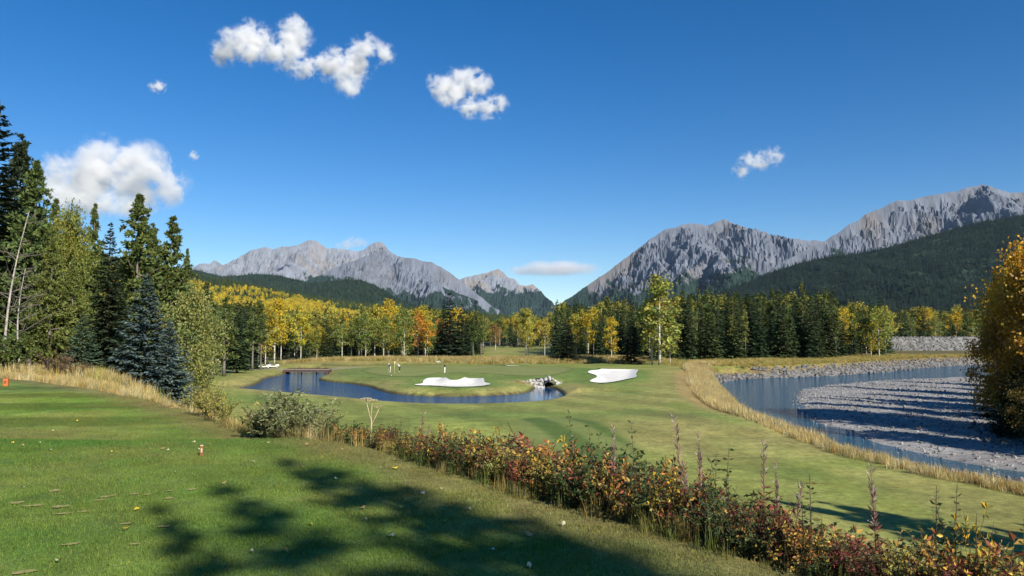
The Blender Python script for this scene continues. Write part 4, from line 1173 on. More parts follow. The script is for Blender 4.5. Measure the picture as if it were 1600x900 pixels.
def scatter(name, P, scl, rot, kind, col, sources, label, mat_slots=()):
    """one object whose points carry instances of the given source meshes"""
    P = np.asarray(P); n = len(P)
    me = bpy.data.meshes.new(name); me.vertices.add(n); me.vertices.foreach_set('co', P.astype(np.float32).ravel())
    scl = np.asarray(scl, np.float32); scl = np.repeat(scl[:, None], 3, 1) if scl.ndim == 1 else scl
    rot = np.asarray(rot, np.float32); rot = np.stack([0 * rot, 0 * rot, rot], 1) if rot.ndim == 1 else rot
    a = me.attributes.new('iscl', 'FLOAT_VECTOR', 'POINT'); a.data.foreach_set('vector', np.ascontiguousarray(scl).ravel())
    a = me.attributes.new('irot', 'FLOAT_VECTOR', 'POINT'); a.data.foreach_set('vector', np.ascontiguousarray(rot).ravel())
    a = me.attributes.new('ikind', 'INT', 'POINT'); a.data.foreach_set('value', np.asarray(kind, np.int32))
    c4 = np.hstack([np.asarray(col, np.float32), np.ones((n, 1), np.float32)])
    a = me.attributes.new('icol', 'FLOAT_COLOR', 'POINT'); a.data.foreach_set('color', np.ascontiguousarray(c4, dtype=np.float32).ravel())
    o = obj(name, me)
    ng = bpy.data.node_groups.new(name, 'GeometryNodeTree')
    ng.interface.new_socket('Geometry', in_out='INPUT', socket_type='NodeSocketGeometry')
    ng.interface.new_socket('Geometry', in_out='OUTPUT', socket_type='NodeSocketGeometry')
    gi, go = ng.nodes.new('NodeGroupInput'), ng.nodes.new('NodeGroupOutput')
    def named(nm, dt):
        q = ng.nodes.new('GeometryNodeInputNamedAttribute'); q.data_type = dt; q.inputs[0].default_value = nm
        return [s for s in q.outputs if s.enabled and s.name == 'Attribute'][0]
    sc, ro, ki = named('iscl', 'FLOAT_VECTOR'), named('irot', 'FLOAT_VECTOR'), named('ikind', 'INT')
    jn = ng.nodes.new('GeometryNodeJoinGeometry')
    for k, src in enumerate(sources):
        oi = ng.nodes.new('GeometryNodeObjectInfo'); oi.inputs['Object'].default_value = src; oi.inputs['As Instance'].default_value = True
        cp = ng.nodes.new('FunctionNodeCompare'); cp.data_type = 'INT'; cp.operation = 'EQUAL'
        ins = [s for s in cp.inputs if s.enabled]
        ng.links.new(ki, ins[0]); ins[1].default_value = k
        ip = ng.nodes.new('GeometryNodeInstanceOnPoints')
        ng.links.new(gi.outputs[0], ip.inputs['Points']); ng.links.new(cp.outputs[0], ip.inputs['Selection'])
        ng.links.new(oi.outputs['Geometry'], ip.inputs['Instance']); ng.links.new(ro, ip.inputs['Rotation']); ng.links.new(sc, ip.inputs['Scale'])
        ng.links.new(ip.outputs[0], jn.inputs[0])
    ng.links.new(jn.outputs[0], go.inputs[0])
    md = o.modifiers.new('scatter', 'NODES'); md.node_group = ng
    return tag(o, label, kind='stuff')

rs = np.random.default_rng(99)
# ---- source meshes
def mini_conifer(seed, w=.2):
    r = np.random.default_rng(seed)
    Ps, Ds, Ls = [], [], []
    for t in np.linspace(0, .96, 9):
        k = 6; az = r.uniform(0, 6.28) + np.arange(k) * 1.047
        L = w * (1 - t) ** .8 * r.uniform(.75, 1.2, k) + .012
        Ps.append(np.stack([0 * az, 0 * az, .06 + .94 * t + r.normal(0, .012, k) + .05 * 0], 1))
        Ds.append(np.stack([np.cos(az), np.sin(az), -.45 + 0 * az], 1)); Ls.append(L)
    P, D, L = np.vstack(Ps), np.vstack(Ds), np.concatenate(Ls)
    S = np.cross(D, [0, 0, 1.0])
    V, F = leaf_cards(P, D, S, L * 1.25, L * 1.0 + .05, .3)
    V2, F2 = tube(np.array([[0, 0, 0], [0, 0, 1.0]]), [.02, .003], 4)
    V, F = merge([(V, F), (V2, F2)])
    return mesh_np('mini_conifer', V, F, False, {'tint': np.repeat(r.uniform(.75, 1.25, len(V))[:, None], 3, 1)})
def mini_aspen(seed, n=70):
    r = np.random.default_rng(seed)
    P = r.normal(0, 1, (n, 3)); P = nrm(P) * r.uniform(.35, 1, (n, 1)) * [.24, .24, .36] + [0, 0, .62]
    V, F = quads(P, rdir(r, n), rdir(r, n), .17, .13)
    T = np.repeat(np.repeat(r.uniform(.7, 1.3, n)[:, None], 3, 1), 4, 0)
    V2, F2 = tube(np.array([[0, 0, 0], [0, 0, .8]]), [.016, .006], 4)
    V, F = merge([(V, F), (V2, F2)])
    return mesh_np('mini_aspen', V, F, False, {'tint': np.vstack([T, np.ones((len(V2), 3))])})
MC = [source('conifer_source', mini_conifer(s, w), MAT['mass_foliage']) for s, w in ((1, .2), (2, .16), (3, .24))]
MA = [source('aspen_source', mini_aspen(s), MAT['mass_foliage']) for s in (4, 5)]

def surf_points(Gd, n, rng_, lo=8):
    nv_, nu_, _ = Gd.shape
    i = rng_.uniform(lo, nv_ - 1.01, n); j = rng_.uniform(0, nu_ - 1.01, n)
    i0, j0 = i.astype(int), j.astype(int); fi, fj = (i - i0)[:, None], (j - j0)[:, None]
    return (Gd[i0, j0] * (1 - fi) * (1 - fj) + Gd[i0 + 1, j0] * fi * (1 - fj) + Gd[i0, j0 + 1] * (1 - fi) * fj + Gd[i0 + 1, j0 + 1] * fi * fj)
def in_view(P, m=.74): return (np.abs(P[:, 0] / P[:, 1]) < m) & (P[:, 2] > 2)

def forest(name, Gd, n, hgt, label, col, yfrac=0.0, seed=1, lo=7):
    r = np.random.default_rng(seed)
    P = surf_points(Gd, n, r, lo); P = P[in_view(P)]; m = len(P)
    gap = fbm(P[:, 0] / 300, P[:, 2] / 80, seed, 3); keep = gap > -.42; P = P[keep]; m = len(P)
    k = r.integers(0, 3, m)
    h = hgt * r.uniform(.6, 1.25, m)
    c = np.array(col)[None] * r.uniform(.65, 1.45, (m, 1)) * (1 + r.normal(0, .08, (m, 3)))
    c = c * (1 + .35 * fbm(P[:, 0] / 500, P[:, 2] / 160, seed + 3, 3))[:, None]
    scatter(name, P - [0, 0, 1.0], h, r.uniform(0, 6.28, m), k, np.clip(c, .004, 1), MC, label)
forest('distant_conifers', GR, 42000, 26, 'dense dark conifer forest covering the slope at the right', (0.020, 0.036, 0.024), seed=5)
forest('distant_conifers', HR1, 12000, 26, 'dense conifer forest on the blue green ridge below the massif', (0.034, 0.058, 0.036), seed=6)
forest('distant_conifers', HR2, 7000, 24, 'dense conifer forest on the foothill of the ribbed mountain', (0.030, 0.052, 0.032), seed=7)
# hillside of aspens and conifers
r = np.random.default_rng(12)
P = surf_points(IR, 17000, r, 5); P = P[in_view(P, .62)]
vz = P[:, 2]; w_ = fbm(P[:, 0] / 130, P[:, 1] / 240, 8, 3) + .15 * r.normal(size=len(P))
fr = (P[:, 1] - 800) / 1300.
yel = (w_ + .65 * np.exp(-((fr - .62) / .26) ** 2) > .22 + 1.2 * sstep(-.26, -.12, P[:, 0] / P[:, 1])) & (fr < .93)
k = np.where(yel, 3 + r.integers(0, 2, len(P)), r.integers(0, 3, len(P)))
cy_ = np.array([[.56, .39, .028], [.58, .42, .035], [.44, .37, .04], [.32, .30, .045]])[r.integers(0, 4, len(P))]
cg_ = np.array([[.06, .085, .03], [.08, .105, .034], [.045, .068, .028]])[r.integers(0, 3, len(P))]
scatter('hillside_trees', P - [0, 0, .5], np.where(yel, r.uniform(9, 14, len(P)), r.uniform(10, 17, len(P))), r.uniform(0, 6.28, len(P)), k,
        np.where(yel[:, None], cy_, cg_) * r.uniform(.75, 1.25, (len(P), 1)), MC + MA, 'yellow aspens and dark conifers massed on the low left hillside')
# forest filling in behind the individual trees of the wall
fill = []
for x0, x1, d0, top, step, w, where in ZONES:
    area = (x1 - x0)
    m = int(area * (1.5 if d0 < 400 else .8))
    px = rs.uniform(x0, x1, m); d = d0 * rs.uniform(1.2, 1.9, m)
    for a, b in zip(px, d):
        if 745 < a < 872 and b < 440: continue
        t = top + rs.normal(4, 6)
        p = at(a, 500, b); zt = at(a, t, b)[2]
        if sdf(RIVER, np.array([p[0]]), np.array([p[1]]))[0] > -10: continue
        fill.append((p[0], p[1], -.2, zt + .2, rs.choice(5, p=np.array([w[0], w[1], 0, w[2] + w[3] + w[4], 0]) / sum(w))))
fill = np.array(fill)
def crown_src(pair, h, col):
    me = pair[1].copy(); T = np.empty(len(me.vertices) * 4, np.float32); me.attributes['tint'].data.foreach_get('color', T)
    return source('tree_source', me, MAT['mass_foliage'])
FS = [crown_src(SPR_M[0], 16, 0), crown_src(PINE_M[2], 16, 0), crown_src(SPR_M[1], 16, 0), crown_src(ASP_M[0], 14, 0)]
kk = fill[:, 4].astype(int); kk[kk > 3] = 3
hs_ = fill[:, 3] / np.where(kk == 3, 14, 16)
cols = np.array([SPR, PIN, SPR, (0.27, 0.25, .045)])[kk] * rs.uniform(.75, 1.25, (len(kk), 1))
scatter('background_forest', fill[:, :3], np.stack([hs_ * np.where(kk == 3, 1.2, 1.0), hs_ * np.where(kk == 3, 1.2, 1.0), hs_], 1), rs.uniform(0, 6.28, len(kk)), kk, cols, FS, 'mixed forest closing the gaps behind the front trees')

# ---- grass
def blade_mesh(n, hgt, w, spread, seed, lean=.5, seg=2, droop=.3):
    r = np.random.default_rng(seed)
    Vs, Fs, Ts = [], [], []
    base = r.normal(0, spread, (n, 2)) if seg > 1 else np.stack([r.uniform(-spread, spread, n), r.uniform(-spread, spread, n)], 1)
    az = r.uniform(0, 6.283, n); hh = hgt * r.uniform(.5, 1.15, n); ln = r.normal(0, lean, n)
    d = np.stack([np.cos(az), np.sin(az)], 1); s = np.stack([-np.sin(az), np.cos(az)], 1)
    ts = np.linspace(0, 1, seg + 1)
    rows = []
    for t in ts:
        c = np.column_stack([base + d * (ln * hh * t ** 1.6)[:, None], hh * (t - droop * np.abs(ln) * t ** 2)])
        ww = w * (1 - t) ** .6 * .5 + .0003
        rows.append((c + np.column_stack([s * ww, 0 * az]), c - np.column_stack([s * ww, 0 * az])))
    V = np.stack([q for row in rows for q in row], 1).reshape(-1, 3); k = 2 * (seg + 1)
    F = np.concatenate([np.arange(n)[:, None] * k + [[2 * i, 2 * i + 1, 2 * i + 3, 2 * i + 2]] for i in range(seg)], 0)
    b = r.uniform(.6, 1.45, n); h_ = r.normal(0, .12, n)
    T = np.repeat(np.stack([b * (1 + h_), b, b * (1 - h_)], 1), k, 0)
    return mesh_np('blades', V, F, False, {'tint': np.clip(T, .05, 3)})
TURF = [source('turf_source', blade_mesh(750, .030, .0042, .24, s, lean=.55, seg=1), MAT['grass_blades']) for s in (1, 2, 3)]
TUFT = [source('tuft_source', blade_mesh(42, .85, .016, .13, s, lean=.32, seg=3), MAT['grass_blades']) for s in (11, 12, 13)]
# mown blades on the near tee
pts = []
yy = 3.2
while yy < 24:
    stp = .30 if yy < 12 else .36
    xs = np.arange(-.74 * yy, .5 * yy, stp); xs = xs + rs.uniform(-.1, .1, len(xs))
    pts.append(np.column_stack([xs, yy + rs.uniform(-.1, .1, len(xs))])); yy += stp
pts = np.vstack(pts); pts = pts[sdf(TEE_POLY, pts[:, 0], pts[:, 1]) > -.15]
gc = ground_colors(pts[:, 0], pts[:, 1])
scatter('mown_grass', np.column_stack([pts, H(pts[:, 0], pts[:, 1]) - .004]), rs.uniform(.75, 1.1, len(pts)) , rs.uniform(0, 6.28, len(pts)), rs.integers(0, 3, len(pts)),
        gc * 1.25 * rs.uniform(.84, 1.16, (len(pts), 1)) * (1 + rs.normal(0, .05, (len(pts), 3))), TURF, 'short green blades of the mown tee lawn')

def strip_points(line, off0, off1, dens, rr):
    L = np.asarray(line); out = []
    for a, b in zip(L[:-1], L[1:]):
        t = (b - a); ln = np.linalg.norm(t); t = t / ln; nn = np.array([-t[1], t[0]])
        m = int(ln * abs(off1 - off0) * dens) + 1
        out.append(a + t * rr.uniform(0, ln, (m, 1)) + nn * rr.uniform(off0, off1, (m, 1)))
    return np.vstack(out)
def tufts(name, P, smin, smax, cols, label, rr, wide=1.0):
    m = len(P); c = np.array(cols)[rr.integers(0, len(cols), m)] * rr.uniform(.75, 1.3, (m, 1))
    s = rr.uniform(smin, smax, m)
    scatter(name, np.column_stack([P, H(P[:, 0], P[:, 1]) - .03]), np.stack([s * wide, s * wide, s], 1), rr.uniform(0, 6.28, m), rr.integers(0, 3, m), c, TUFT, label)
STRAW = [(0.50, 0.41, 0.19), (0.56, 0.47, 0.25), (0.42, 0.34, 0.13), (0.38, 0.27, 0.10)]
GOLDG = [(0.42, 0.33, 0.11), (0.34, 0.28, 0.08), (0.26, 0.26, 0.065), (0.46, 0.35, 0.14)]
rg = np.random.default_rng(31)
BT = smooth_poly(BANK_TOP, 2, False)
tufts('riverside_grass', strip_points(BT, 0.0, 2.2, 7, rg), .42, .85, STRAW, 'golden uncut grass along the river bank beside the fairway', rg, 1.5)
tufts('riverside_grass', strip_points(BT[BT[:, 1] > 55], 0.0, 5.5, 5, rg), .9, 1.5, STRAW[:3], 'pale straw coloured grass on the bank at the bend of the river', rg, 1.6)
# meadow above the stone bank across the bend
q = np.column_stack([rg.uniform(36, 175, 16000), rg.uniform(165, 262, 16000)])
sv = sdf(RIVER, q[:, 0], q[:, 1]); q = q[(sv < -6.5) & (sv > -32) & (sdf(BANK_TOP, q[:, 0], q[:, 1], False) > 0.5) & (q[:, 0] > 37 + 0.0 * q[:, 1])]
tufts('meadow_grass', q[:5200], .7, 1.2, GOLDG, 'golden meadow above the stones of the far river bank', rg, 2.2)
# rough mound behind the green
q = np.column_stack([rg.uniform(-58, 44, 9000), rg.uniform(186, 212, 9000)])
yd = 186 + 10 * np.sin(q[:, 0] / 40); q = q[(q[:, 1] > yd + 2) & (q[:, 1] < yd + 17)]
tufts('rough_grass', q[:4500], .7, 1.25, GOLDG + STRAW[:2], 'tall yellow rough on the mound behind the putting green', rg, 2.0)
# golden strip beyond the tee at the left
E = TEE_EDGE[TEE_EDGE[:, 0] < -3.2]
q = strip_points(E, 0.15, 2.2, 16, rg)
tufts('tall_grass', q, .22, .5, STRAW + GOLDG[:1], 'dry golden grass fringe along the far edge of the tee', rg, 1.3)
q = strip_points(E, 2.0, 9, 3.5, rg); q = q[q[:, 0] < -9]
tufts('tall_grass', q, .5, 1.0, STRAW + GOLDG, 'deeper dry grass below the trees at the left', rg, 1.5)

# ---- loose stone
def stone_mesh(seed, n=1):
    bm = bmesh.new(); bmesh.ops.create_icosphere(bm, subdivisions=1, radius=.5)
    r = random.Random(seed)
    sx, sy, sz = r.uniform(.8, 1.2), r.uniform(.6, 1.0), r.uniform(.5, .8)
    for v in bm.verts: v.co = Vector((v.co.x * sx, v.co.y * sy, v.co.z * sz)) * r.uniform(.72, 1.2)
    me = bpy.data.meshes.new('stone'); bm.to_mesh(me); bm.free()
    a = me.attributes.new('tint', 'FLOAT_COLOR', 'POINT'); a.data.foreach_set('color', np.tile(np.array([1, 1, 1, 1], np.float32), (len(me.vertices), 1)).ravel())
    return me
ST = [source('stone_source', stone_mesh(s), MAT['loose_stone']) for s in range(4)]
def stones(name, P, smin, smax, label, rr, base=(.155, .152, .148), off=0.0, pw=2.0):
    m = len(P); s = smin + (smax - smin) * rr.uniform(0, 1, m) ** pw
    c = np.array(base)[None] * rr.uniform(.55, 1.35, (m, 1)) * (1 + rr.normal(0, .03, (m, 3)))
    scatter(name, np.column_stack([P, H(P[:, 0], P[:, 1]) + off]), s, rr.uniform(0, 6.28, (m, 3)), rr.integers(0, 4, m), c, ST, label)
q = np.column_stack([rg.uniform(28, 200, 60000), rg.uniform(95, 262, 60000)])
sv = sdf(RIVER, q[:, 0], q[:, 1]); q = q[(sv < .6) & (sv > -5.8) & (q[:, 1] > 150 - .55 * (q[:, 0] - 30))]
q = q[q[:, 1] - 0.0 > 98]
stones('bank_riprap', q[:5200], .35, 1.25, 'grey riprap stones lining the bend of the river', rg)
q = np.column_stack([rg.uniform(18, 36, 9000), rg.uniform(48, 130, 9000)])
sv = sdf(RIVER, q[:, 0], q[:, 1]); q = q[(sv < .3) & (sv > -5)]
stones('bank_riprap', q[:1500], .2, .7, 'grey stones below the golden grass on the near river bank', rg)
q = np.column_stack([rg.uniform(24, 120, 40000), rg.uniform(40, 160, 40000)])
sv = sdf(BAR, q[:, 0], q[:, 1]); q = q[(sv > -1.2) & (np.abs(q[:, 0] / q[:, 1]) < .72)]
stones('gravel_bar_cobbles', q[:9000], .08, .45, 'pale cobbles strewn over the gravel bar', rg, base=(.25, .245, .235), off=.02, pw=3.0)
q = np.column_stack([rg.uniform(24, 50, 6000), rg.uniform(50, 160, 6000)])
sv = sdf(RIVER, q[:, 0], q[:, 1]); q = q[(sv > 0) & (sv < 2.2)]
stones('shore_stones', q[:400], .2, .6, 'wet stones at the edge of the river', rg, base=(.13, .13, .13), off=.12)
# ================================================================== HEDGE OF SHRUBS ALONG THE TEE
def pick(r, pal, n):
    c = np.array([p[:3] for p in pal]); w = np.array([p[3] for p in pal], float)
    return c[r.choice(len(pal), n, p=w / w.sum())]

def shrub_meshes(name, h, spread, nst, nleaf, ls, pal, seed, lw=.5, low=.12, twigs=3, upright=.0, mix=.6):
    r = np.random.default_rng(seed)
    st, Ps, Ds, Cs = [], [], [], []
    for i in range(nst):
        a = r.uniform(0, 6.283); b = np.array([math.cos(a), math.sin(a)]) * r.uniform(0, .16) * spread
        L = h * r.uniform(.55, 1.0); out = spread * r.uniform(.1, 1.0) * (1 - upright)
        t = np.linspace(0, 1, 6)
        path = np.column_stack([b[0] + math.cos(a) * out * t ** 1.4 + np.cumsum(r.normal(0, .02 * h, 6)) * t, b[1] + math.sin(a) * out * t ** 1.4 + np.cumsum(r.normal(0, .02 * h, 6)) * t, L * (t - .12 * (out / (spread + .01)) * t ** 2)])
        st.append(tube(path, np.linspace(.008 + .003 * h, .002, 6), 4, False))
        main = pick(r, pal, 1)[0]
        segs = [(path, int(nleaf * .45))]
        for k in range(twigs):
            j = r.integers(2, 5); p0 = path[j]
            d = nrm(rdir(r, 1)[0] * [1, 1, .5] + [0, 0, .45]); l2 = L * r.uniform(.15, .36)
            tp = np.array([p0, p0 + d * l2 * .5, p0 + d * l2 + [0, 0, -.05 * l2]]); st.append(tube(tp, [.005, .003, .0015], 3, False))
            segs.append((tp, max(3, int(nleaf * .55 / twigs))))
        for pth, m in segs:
            u = r.uniform(low if pth is path else .15, 1.02, m) * (len(pth) - 1.001); k0 = u.astype(int); f = (u - k0)[:, None]
            k0 = np.clip(k0, 0, len(pth) - 2)
            q = pth[k0] * (1 - f) + pth[k0 + 1] * f
            tang = nrm(pth[k0 + 1] - pth[k0])
            d = nrm(rdir(r, m) + tang * .35 + [0, 0, -.1])
            Ps.append(q); Ds.append(d)
            own = pick(r, pal, m); w = (r.uniform(0, 1, m) < mix)[:, None]
            Cs.append(np.where(w, main[None], own) * r.uniform(.65, 1.35, (m, 1)))
    P, D, Cc = np.vstack(Ps), np.vstack(Ds), np.vstack(Cs)
    n = len(P); L = ls * r.uniform(.6, 1.3, n)
    V, F = leaf_cards(P, D, rdir(r, n), L, L * lw, .2)
    lm = mesh_np(name + '_leaves', V, F, False, {'tint': np.repeat(Cc, 4, 0)}); lm.materials.append(MAT['leaves'])
    V, F = merge(st); sm = mesh_np(name + '_stems', V, F, True); sm.materials.append(MAT['twig'])
    return sm, lm

def stalk_meshes(name, h, nleaf, ls, leafc, topc, seed, lw=.2, fluffy=True, pairs=False, stemc='twig', nst=2):
    """tall single stems: narrow leaves in a spiral, a thin seed head on top"""
    r = np.random.default_rng(seed)
    st, Ps, Ds, Ls, Cs, Ws = [], [], [], [], [], []
    for i in range(nst):
        hh = h * (1 if i == 0 else r.uniform(.65, .95)); ox, oy = (0, 0) if i == 0 else r.normal(0, .12, 2)
        lx, ly = r.normal(0, .06 * h, 2)
        t = np.linspace(0, 1, 8)
        path = np.column_stack([ox + lx * t ** 2, oy + ly * t ** 2, hh * t]); st.append(tube(path, np.linspace(.009, .002, 8), 4, False))
        top = .70 if fluffy else 1.0
        m = nleaf; u = np.linspace(.12, top, m); az = np.arange(m) * (2.4 if not pairs else 1.57) + r.normal(0, .2, m)
        if pairs: az = np.repeat(np.arange(m // 2 + 1) * 1.4, 2)[:m] + np.tile([0, 3.14], m // 2 + 1)[:m]; u = np.repeat(np.linspace(.3, 1, m // 2 + 1), 2)[:m]
        q = np.column_stack([np.interp(u, t, path[:, 0]), np.interp(u, t, path[:, 1]), hh * u])
        Ps.append(q); Ds.append(np.column_stack([np.cos(az), np.sin(az), r.normal(.25, .25, m)])); Ls.append(ls * r.uniform(.6, 1.2, m) * (1.1 - .5 * u)); Ws.append(np.full(m, lw))
        Cs.append(np.array(leafc)[r.integers(0, len(leafc), m)] * r.uniform(.7, 1.3, (m, 1)))
        if fluffy:
            m = 70; u = r.uniform(.66, 1.02, m); az = r.uniform(0, 6.28, m)
            q = np.column_stack([np.interp(u, t, path[:, 0]), np.interp(u, t, path[:, 1]), hh * u])
            Ps.append(q); Ds.append(np.column_stack([np.cos(az), np.sin(az), r.uniform(.3, 1.6, m)])); Ls.append(r.uniform(.03, .085, m)); Ws.append(np.full(m, .16))
            Cs.append(np.array(topc)[r.integers(0, len(topc), m)] * r.uniform(.7, 1.3, (m, 1)))
    P, D, L, W, Cc = np.vstack(Ps), np.vstack(Ds), np.concatenate(Ls), np.concatenate(Ws), np.vstack(Cs)
    V, F = leaf_cards(P, D, rdir(r, len(P)), L, L * W, .15)
    lm = mesh_np(name + '_leaves', V, F, False, {'tint': np.repeat(Cc, 4, 0)}); lm.materials.append(MAT['leaves'])
    V, F = merge(st); sm = mesh_np(name + '_stem', V, F, True); sm.materials.append(MAT[stemc])
    return sm, lm
simple('red_stem', (0.16, 0.045, 0.035), .7, .2, 10)
simple('dry_stem', (0.42, 0.34, 0.19), .8, .2, 10)

PD = [(.050, .082, .026, 5), (.075, .120, .032, 4), (.13, .155, .036, 2.5), (.32, .22, .04, 1), (.24, .08, .035, .7)]
PO = [(.46, .22, .05, 3), (.50, .31, .07, 3), (.36, .12, .045, 2.5), (.15, .155, .038, 3), (.06, .09, .028, 2.5), (.56, .42, .06, 1.5)]
PR = [(.27, .070, .050, 4), (.19, .055, .042, 3), (.34, .15, .06, 2), (.12, .12, .038, 2.5), (.05, .07, .026, 2)]
PY = [(.66, .48, .035, 4), (.60, .36, .035, 3), (.30, .24, .05, 2), (.10, .10, .03, 2)]
PW = [(.25, .27, .12, 4), (.20, .235, .08, 4), (.34, .35, .20, 2), (.12, .14, .045, 2), (.36, .30, .10, 1)]
PG = [(.40, .35, .08, 3), (.30, .30, .06, 3), (.17, .21, .05, 2), (.46, .33, .12, 1)]
PB = [(.13, .085, .06, 3), (.19, .12, .06, 2), (.24, .15, .05, 2), (.10, .09, .04, 2)]
SH = {
    'dark': [shrub_meshes('dark_shrub', 1.0, .55, 16, 55, .062, PD, s) for s in (1, 2)],
    'orange': [shrub_meshes('orange_shrub', 1.0, .55, 16, 52, .066, PO, s) for s in (3, 4, 5)],
    'red': [shrub_meshes('red_shrub', 1.0, .45, 18, 50, .075, PR, s, lw=.32, upright=.3) for s in (6, 7)],
    'yellow': [shrub_meshes('yellow_shrub', 1.0, .5, 13, 44, .062, PY, s) for s in (8,)],
    'willow': [shrub_meshes('willow_shrub', 1.0, .6, 42, 110, .062, PW, s, lw=.34, upright=.15) for s in (9,)],
    'golden': [shrub_meshes('golden_shrub', 1.0, .55, 22, 70, .055, PG, s, lw=.4) for s in (10,)],
    'brown': [shrub_meshes('brown_shrub', 1.0, .6, 22, 70, .05, PB, s, lw=.5) for s in (13,)],
    'green': [shrub_meshes('green_shrub', 1.0, .6, 22, 70, .07, [(.07, .11, .025, 4), (.10, .14, .03, 3), (.16, .16, .035, 1)], s, lw=.6) for s in (14,)],
    'fireweed': [stalk_meshes('fireweed', 1.0, 46, .13, [(.26, .075, .045), (.18, .06, .04), (.30, .19, .06)], [(.36, .25, .20), (.46, .37, .32), (.28, .15, .11)], s, stemc='red_stem') for s in (15, 16)],
    'leafy': [stalk_meshes('leafy_stalk', 1.0, 34, .10, [(.075, .105, .036), (.10, .13, .045), (.16, .14, .045)], [], s, lw=.36, fluffy=False, pairs=True, nst=3) for s in (17, 18)],
}
NM = {'dark': 'shrub', 'orange': 'rose_shrub', 'red': 'red_shrub', 'yellow': 'yellow_shrub', 'willow': 'willow_shrub', 'golden': 'golden_shrub', 'brown': 'brown_shrub', 'green': 'green_shrub', 'fireweed': 'fireweed_stalk', 'leafy': 'leafy_stalk'}

ED_PX = np.array(TEE_PX)
def edge_depth(px):
    """depth of the tee edge along photo column px"""
    return float(np.interp(px, ED_PX[:, 0], [G(a, b, Z_TEE)[1] for a, b in TEE_PX]))

def plant(kind, px, ytop, off, label, group=None, wide=1.0, var=0, d=None):
    dd = (edge_depth(px) if d is None else d) + off
    p = at(px, 600, dd); z0 = h1(p[0], p[1]); hh = max(.15, at(px, ytop, dd)[2] - z0)
    sm, lm = SH[kind][var % len(SH[kind])]
    root = empty(NM[kind], (p[0], p[1], z0 - .02), random.uniform(0, 6.28)); root.scale = (hh * wide, hh * wide, hh)
    tag(root, label, 'wild plant' if kind in ('fireweed', 'leafy') else 'shrub', group)
    for nm, me in (('stems', sm), ('leaves', lm)):
        o = bpy.data.objects.new(nm, me); C.objects.link(o); o.parent = root
    return root

plant('green', 12, 512, 0, 'rounded green bush below the leaning birch at the left edge', wide=1.0, d=38)
plant('brown', 84, 536, 0, 'brown red twiggy shrub in the golden grass below the left trees', wide=1.0, d=37)
plant('brown', 112, 556, 0, 'low purplish twiggy shrub beside the young spruce', wide=1.4, d=36)
plant('golden', 330, 592, .8, 'golden green bush at the left end of the hedge', wide=1.0)
plant('golden', 352, 606, .5, 'lower golden bush beside the left end bush of the hedge', wide=1.0)
plant('golden', 300, 602, 1.6, 'small golden bush between the pale poplar and the hedge', wide=1.0)
plant('brown', 410, 622, .3, 'small dark tangled shrub at the left foot of the willow', wide=.9)
plant('willow', 446, 602, .9, 'large grey green willow bush in the hedge', wide=1.25)
plant('willow', 482, 622, .8, 'right half of the grey green willow clump', wide=1.2)
plant('willow', 425, 632, .4, 'short willow shoots in the dry grass at the left of the willow', wide=.9)
plant('dark', 515, 645, .4, 'dark shrub right of the willow bush', wide=1.0)
plant('orange', 540, 655, .5, 'pale orange shrub between the willow and the dry umbel plant', wide=.9)
plant('dark', 565, 650, .7, 'dark green shrub in front of the dry umbel plant', wide=.9)
plant('orange', 600, 662, .2, 'orange red shrub at the foot of the dry umbel plant', wide=1.0, var=1)
plant('red', 608, 655, .4, 'pointed red leaved stalks right of the dry umbel plant', wide=.8)
plant('leafy', 628, 650, .6, 'small dark leafy sprig above the red shrub', wide=.7)
plant('fireweed', 656, 642, .3, 'rusty seed spike above the orange shrub, below the front bunker', wide=.9)
plant('orange', 655, 664, .3, 'orange shrub below the rusty seed spike', wide=1.0)
plant('orange', 697, 660, .4, 'bright orange rose shrub below the pond', wide=.9, var=2)
plant('dark', 738, 662, .4, 'dark green pointed shrub in the middle of the hedge', wide=.95, var=1)
plant('orange', 782, 664, .5, 'orange topped rose shrub left of the striped tee', wide=.95, var=1)
plant('dark', 822, 690, .4, 'dark green shrub in front of the striped tee', wide=1.0)
plant('red', 872, 688, .3, 'dark red fireweed clump in front of the striped tee', wide=.8)
plant('leafy', 893, 634, .5, 'tall thin leafy sprig reaching above the striped tee', wide=.55)
plant('leafy', 925, 655, .6, 'dark leafy stalk right of the tall thin sprig', wide=.6, var=1)
plant('dark', 930, 672, .5, 'tall dark shrub with small leaves right of the striped tee', wide=.9, var=1)
plant('fireweed', 958, 668, .4, 'red stemmed fireweed among the tall dark shrubs', wide=.7, var=1)
plant('leafy', 992, 650, .5, 'tall dark leafy stalk with arching leaves in mid hedge', wide=.6)
plant('orange', 905, 700, .2, 'rose shrub with pale leaves under the tall thin sprig', wide=.9)
plant('yellow', 1030, 722, .1, 'bright yellow leaved shrub in mid hedge', wide=.75)
plant('orange', 1052, 708, .5, 'orange and yellow rose shrub around the bright yellow one', wide=.95, var=2)
plant('fireweed', 1066, 652, .6, 'tall pale fireweed spike right of the yellow shrub', wide=.6)
plant('fireweed', 1094, 678, .5, 'pinkish fluffy fireweed spike above the hedge', wide=.6, var=1)
plant('leafy', 1128, 690, .5, 'dark leafy stalks standing over the fairway', wide=.7, var=1)
plant('leafy', 1112, 702, .4, 'shorter leafy stalk beside the dark leafy stalks', wide=.7)
plant('fireweed', 1190, 690, .4, 'dark red fireweed stalk with drooping leaves', wide=.7)
plant('fireweed', 1212, 722, .5, 'thin dry forked stalk right of the red fireweed', wide=.5, var=1)
plant('red', 1185, 758, .3, 'maroon fireweed thicket at the foot of the red stalk', wide=.9, var=1)
plant('red', 1225, 770, .2, 'maroon leaved thicket beside the hedge gap', wide=.8)
plant('leafy', 1262, 738, .4, 'branching sprig with rusty leaves over the shadowed fairway', wide=1.0)
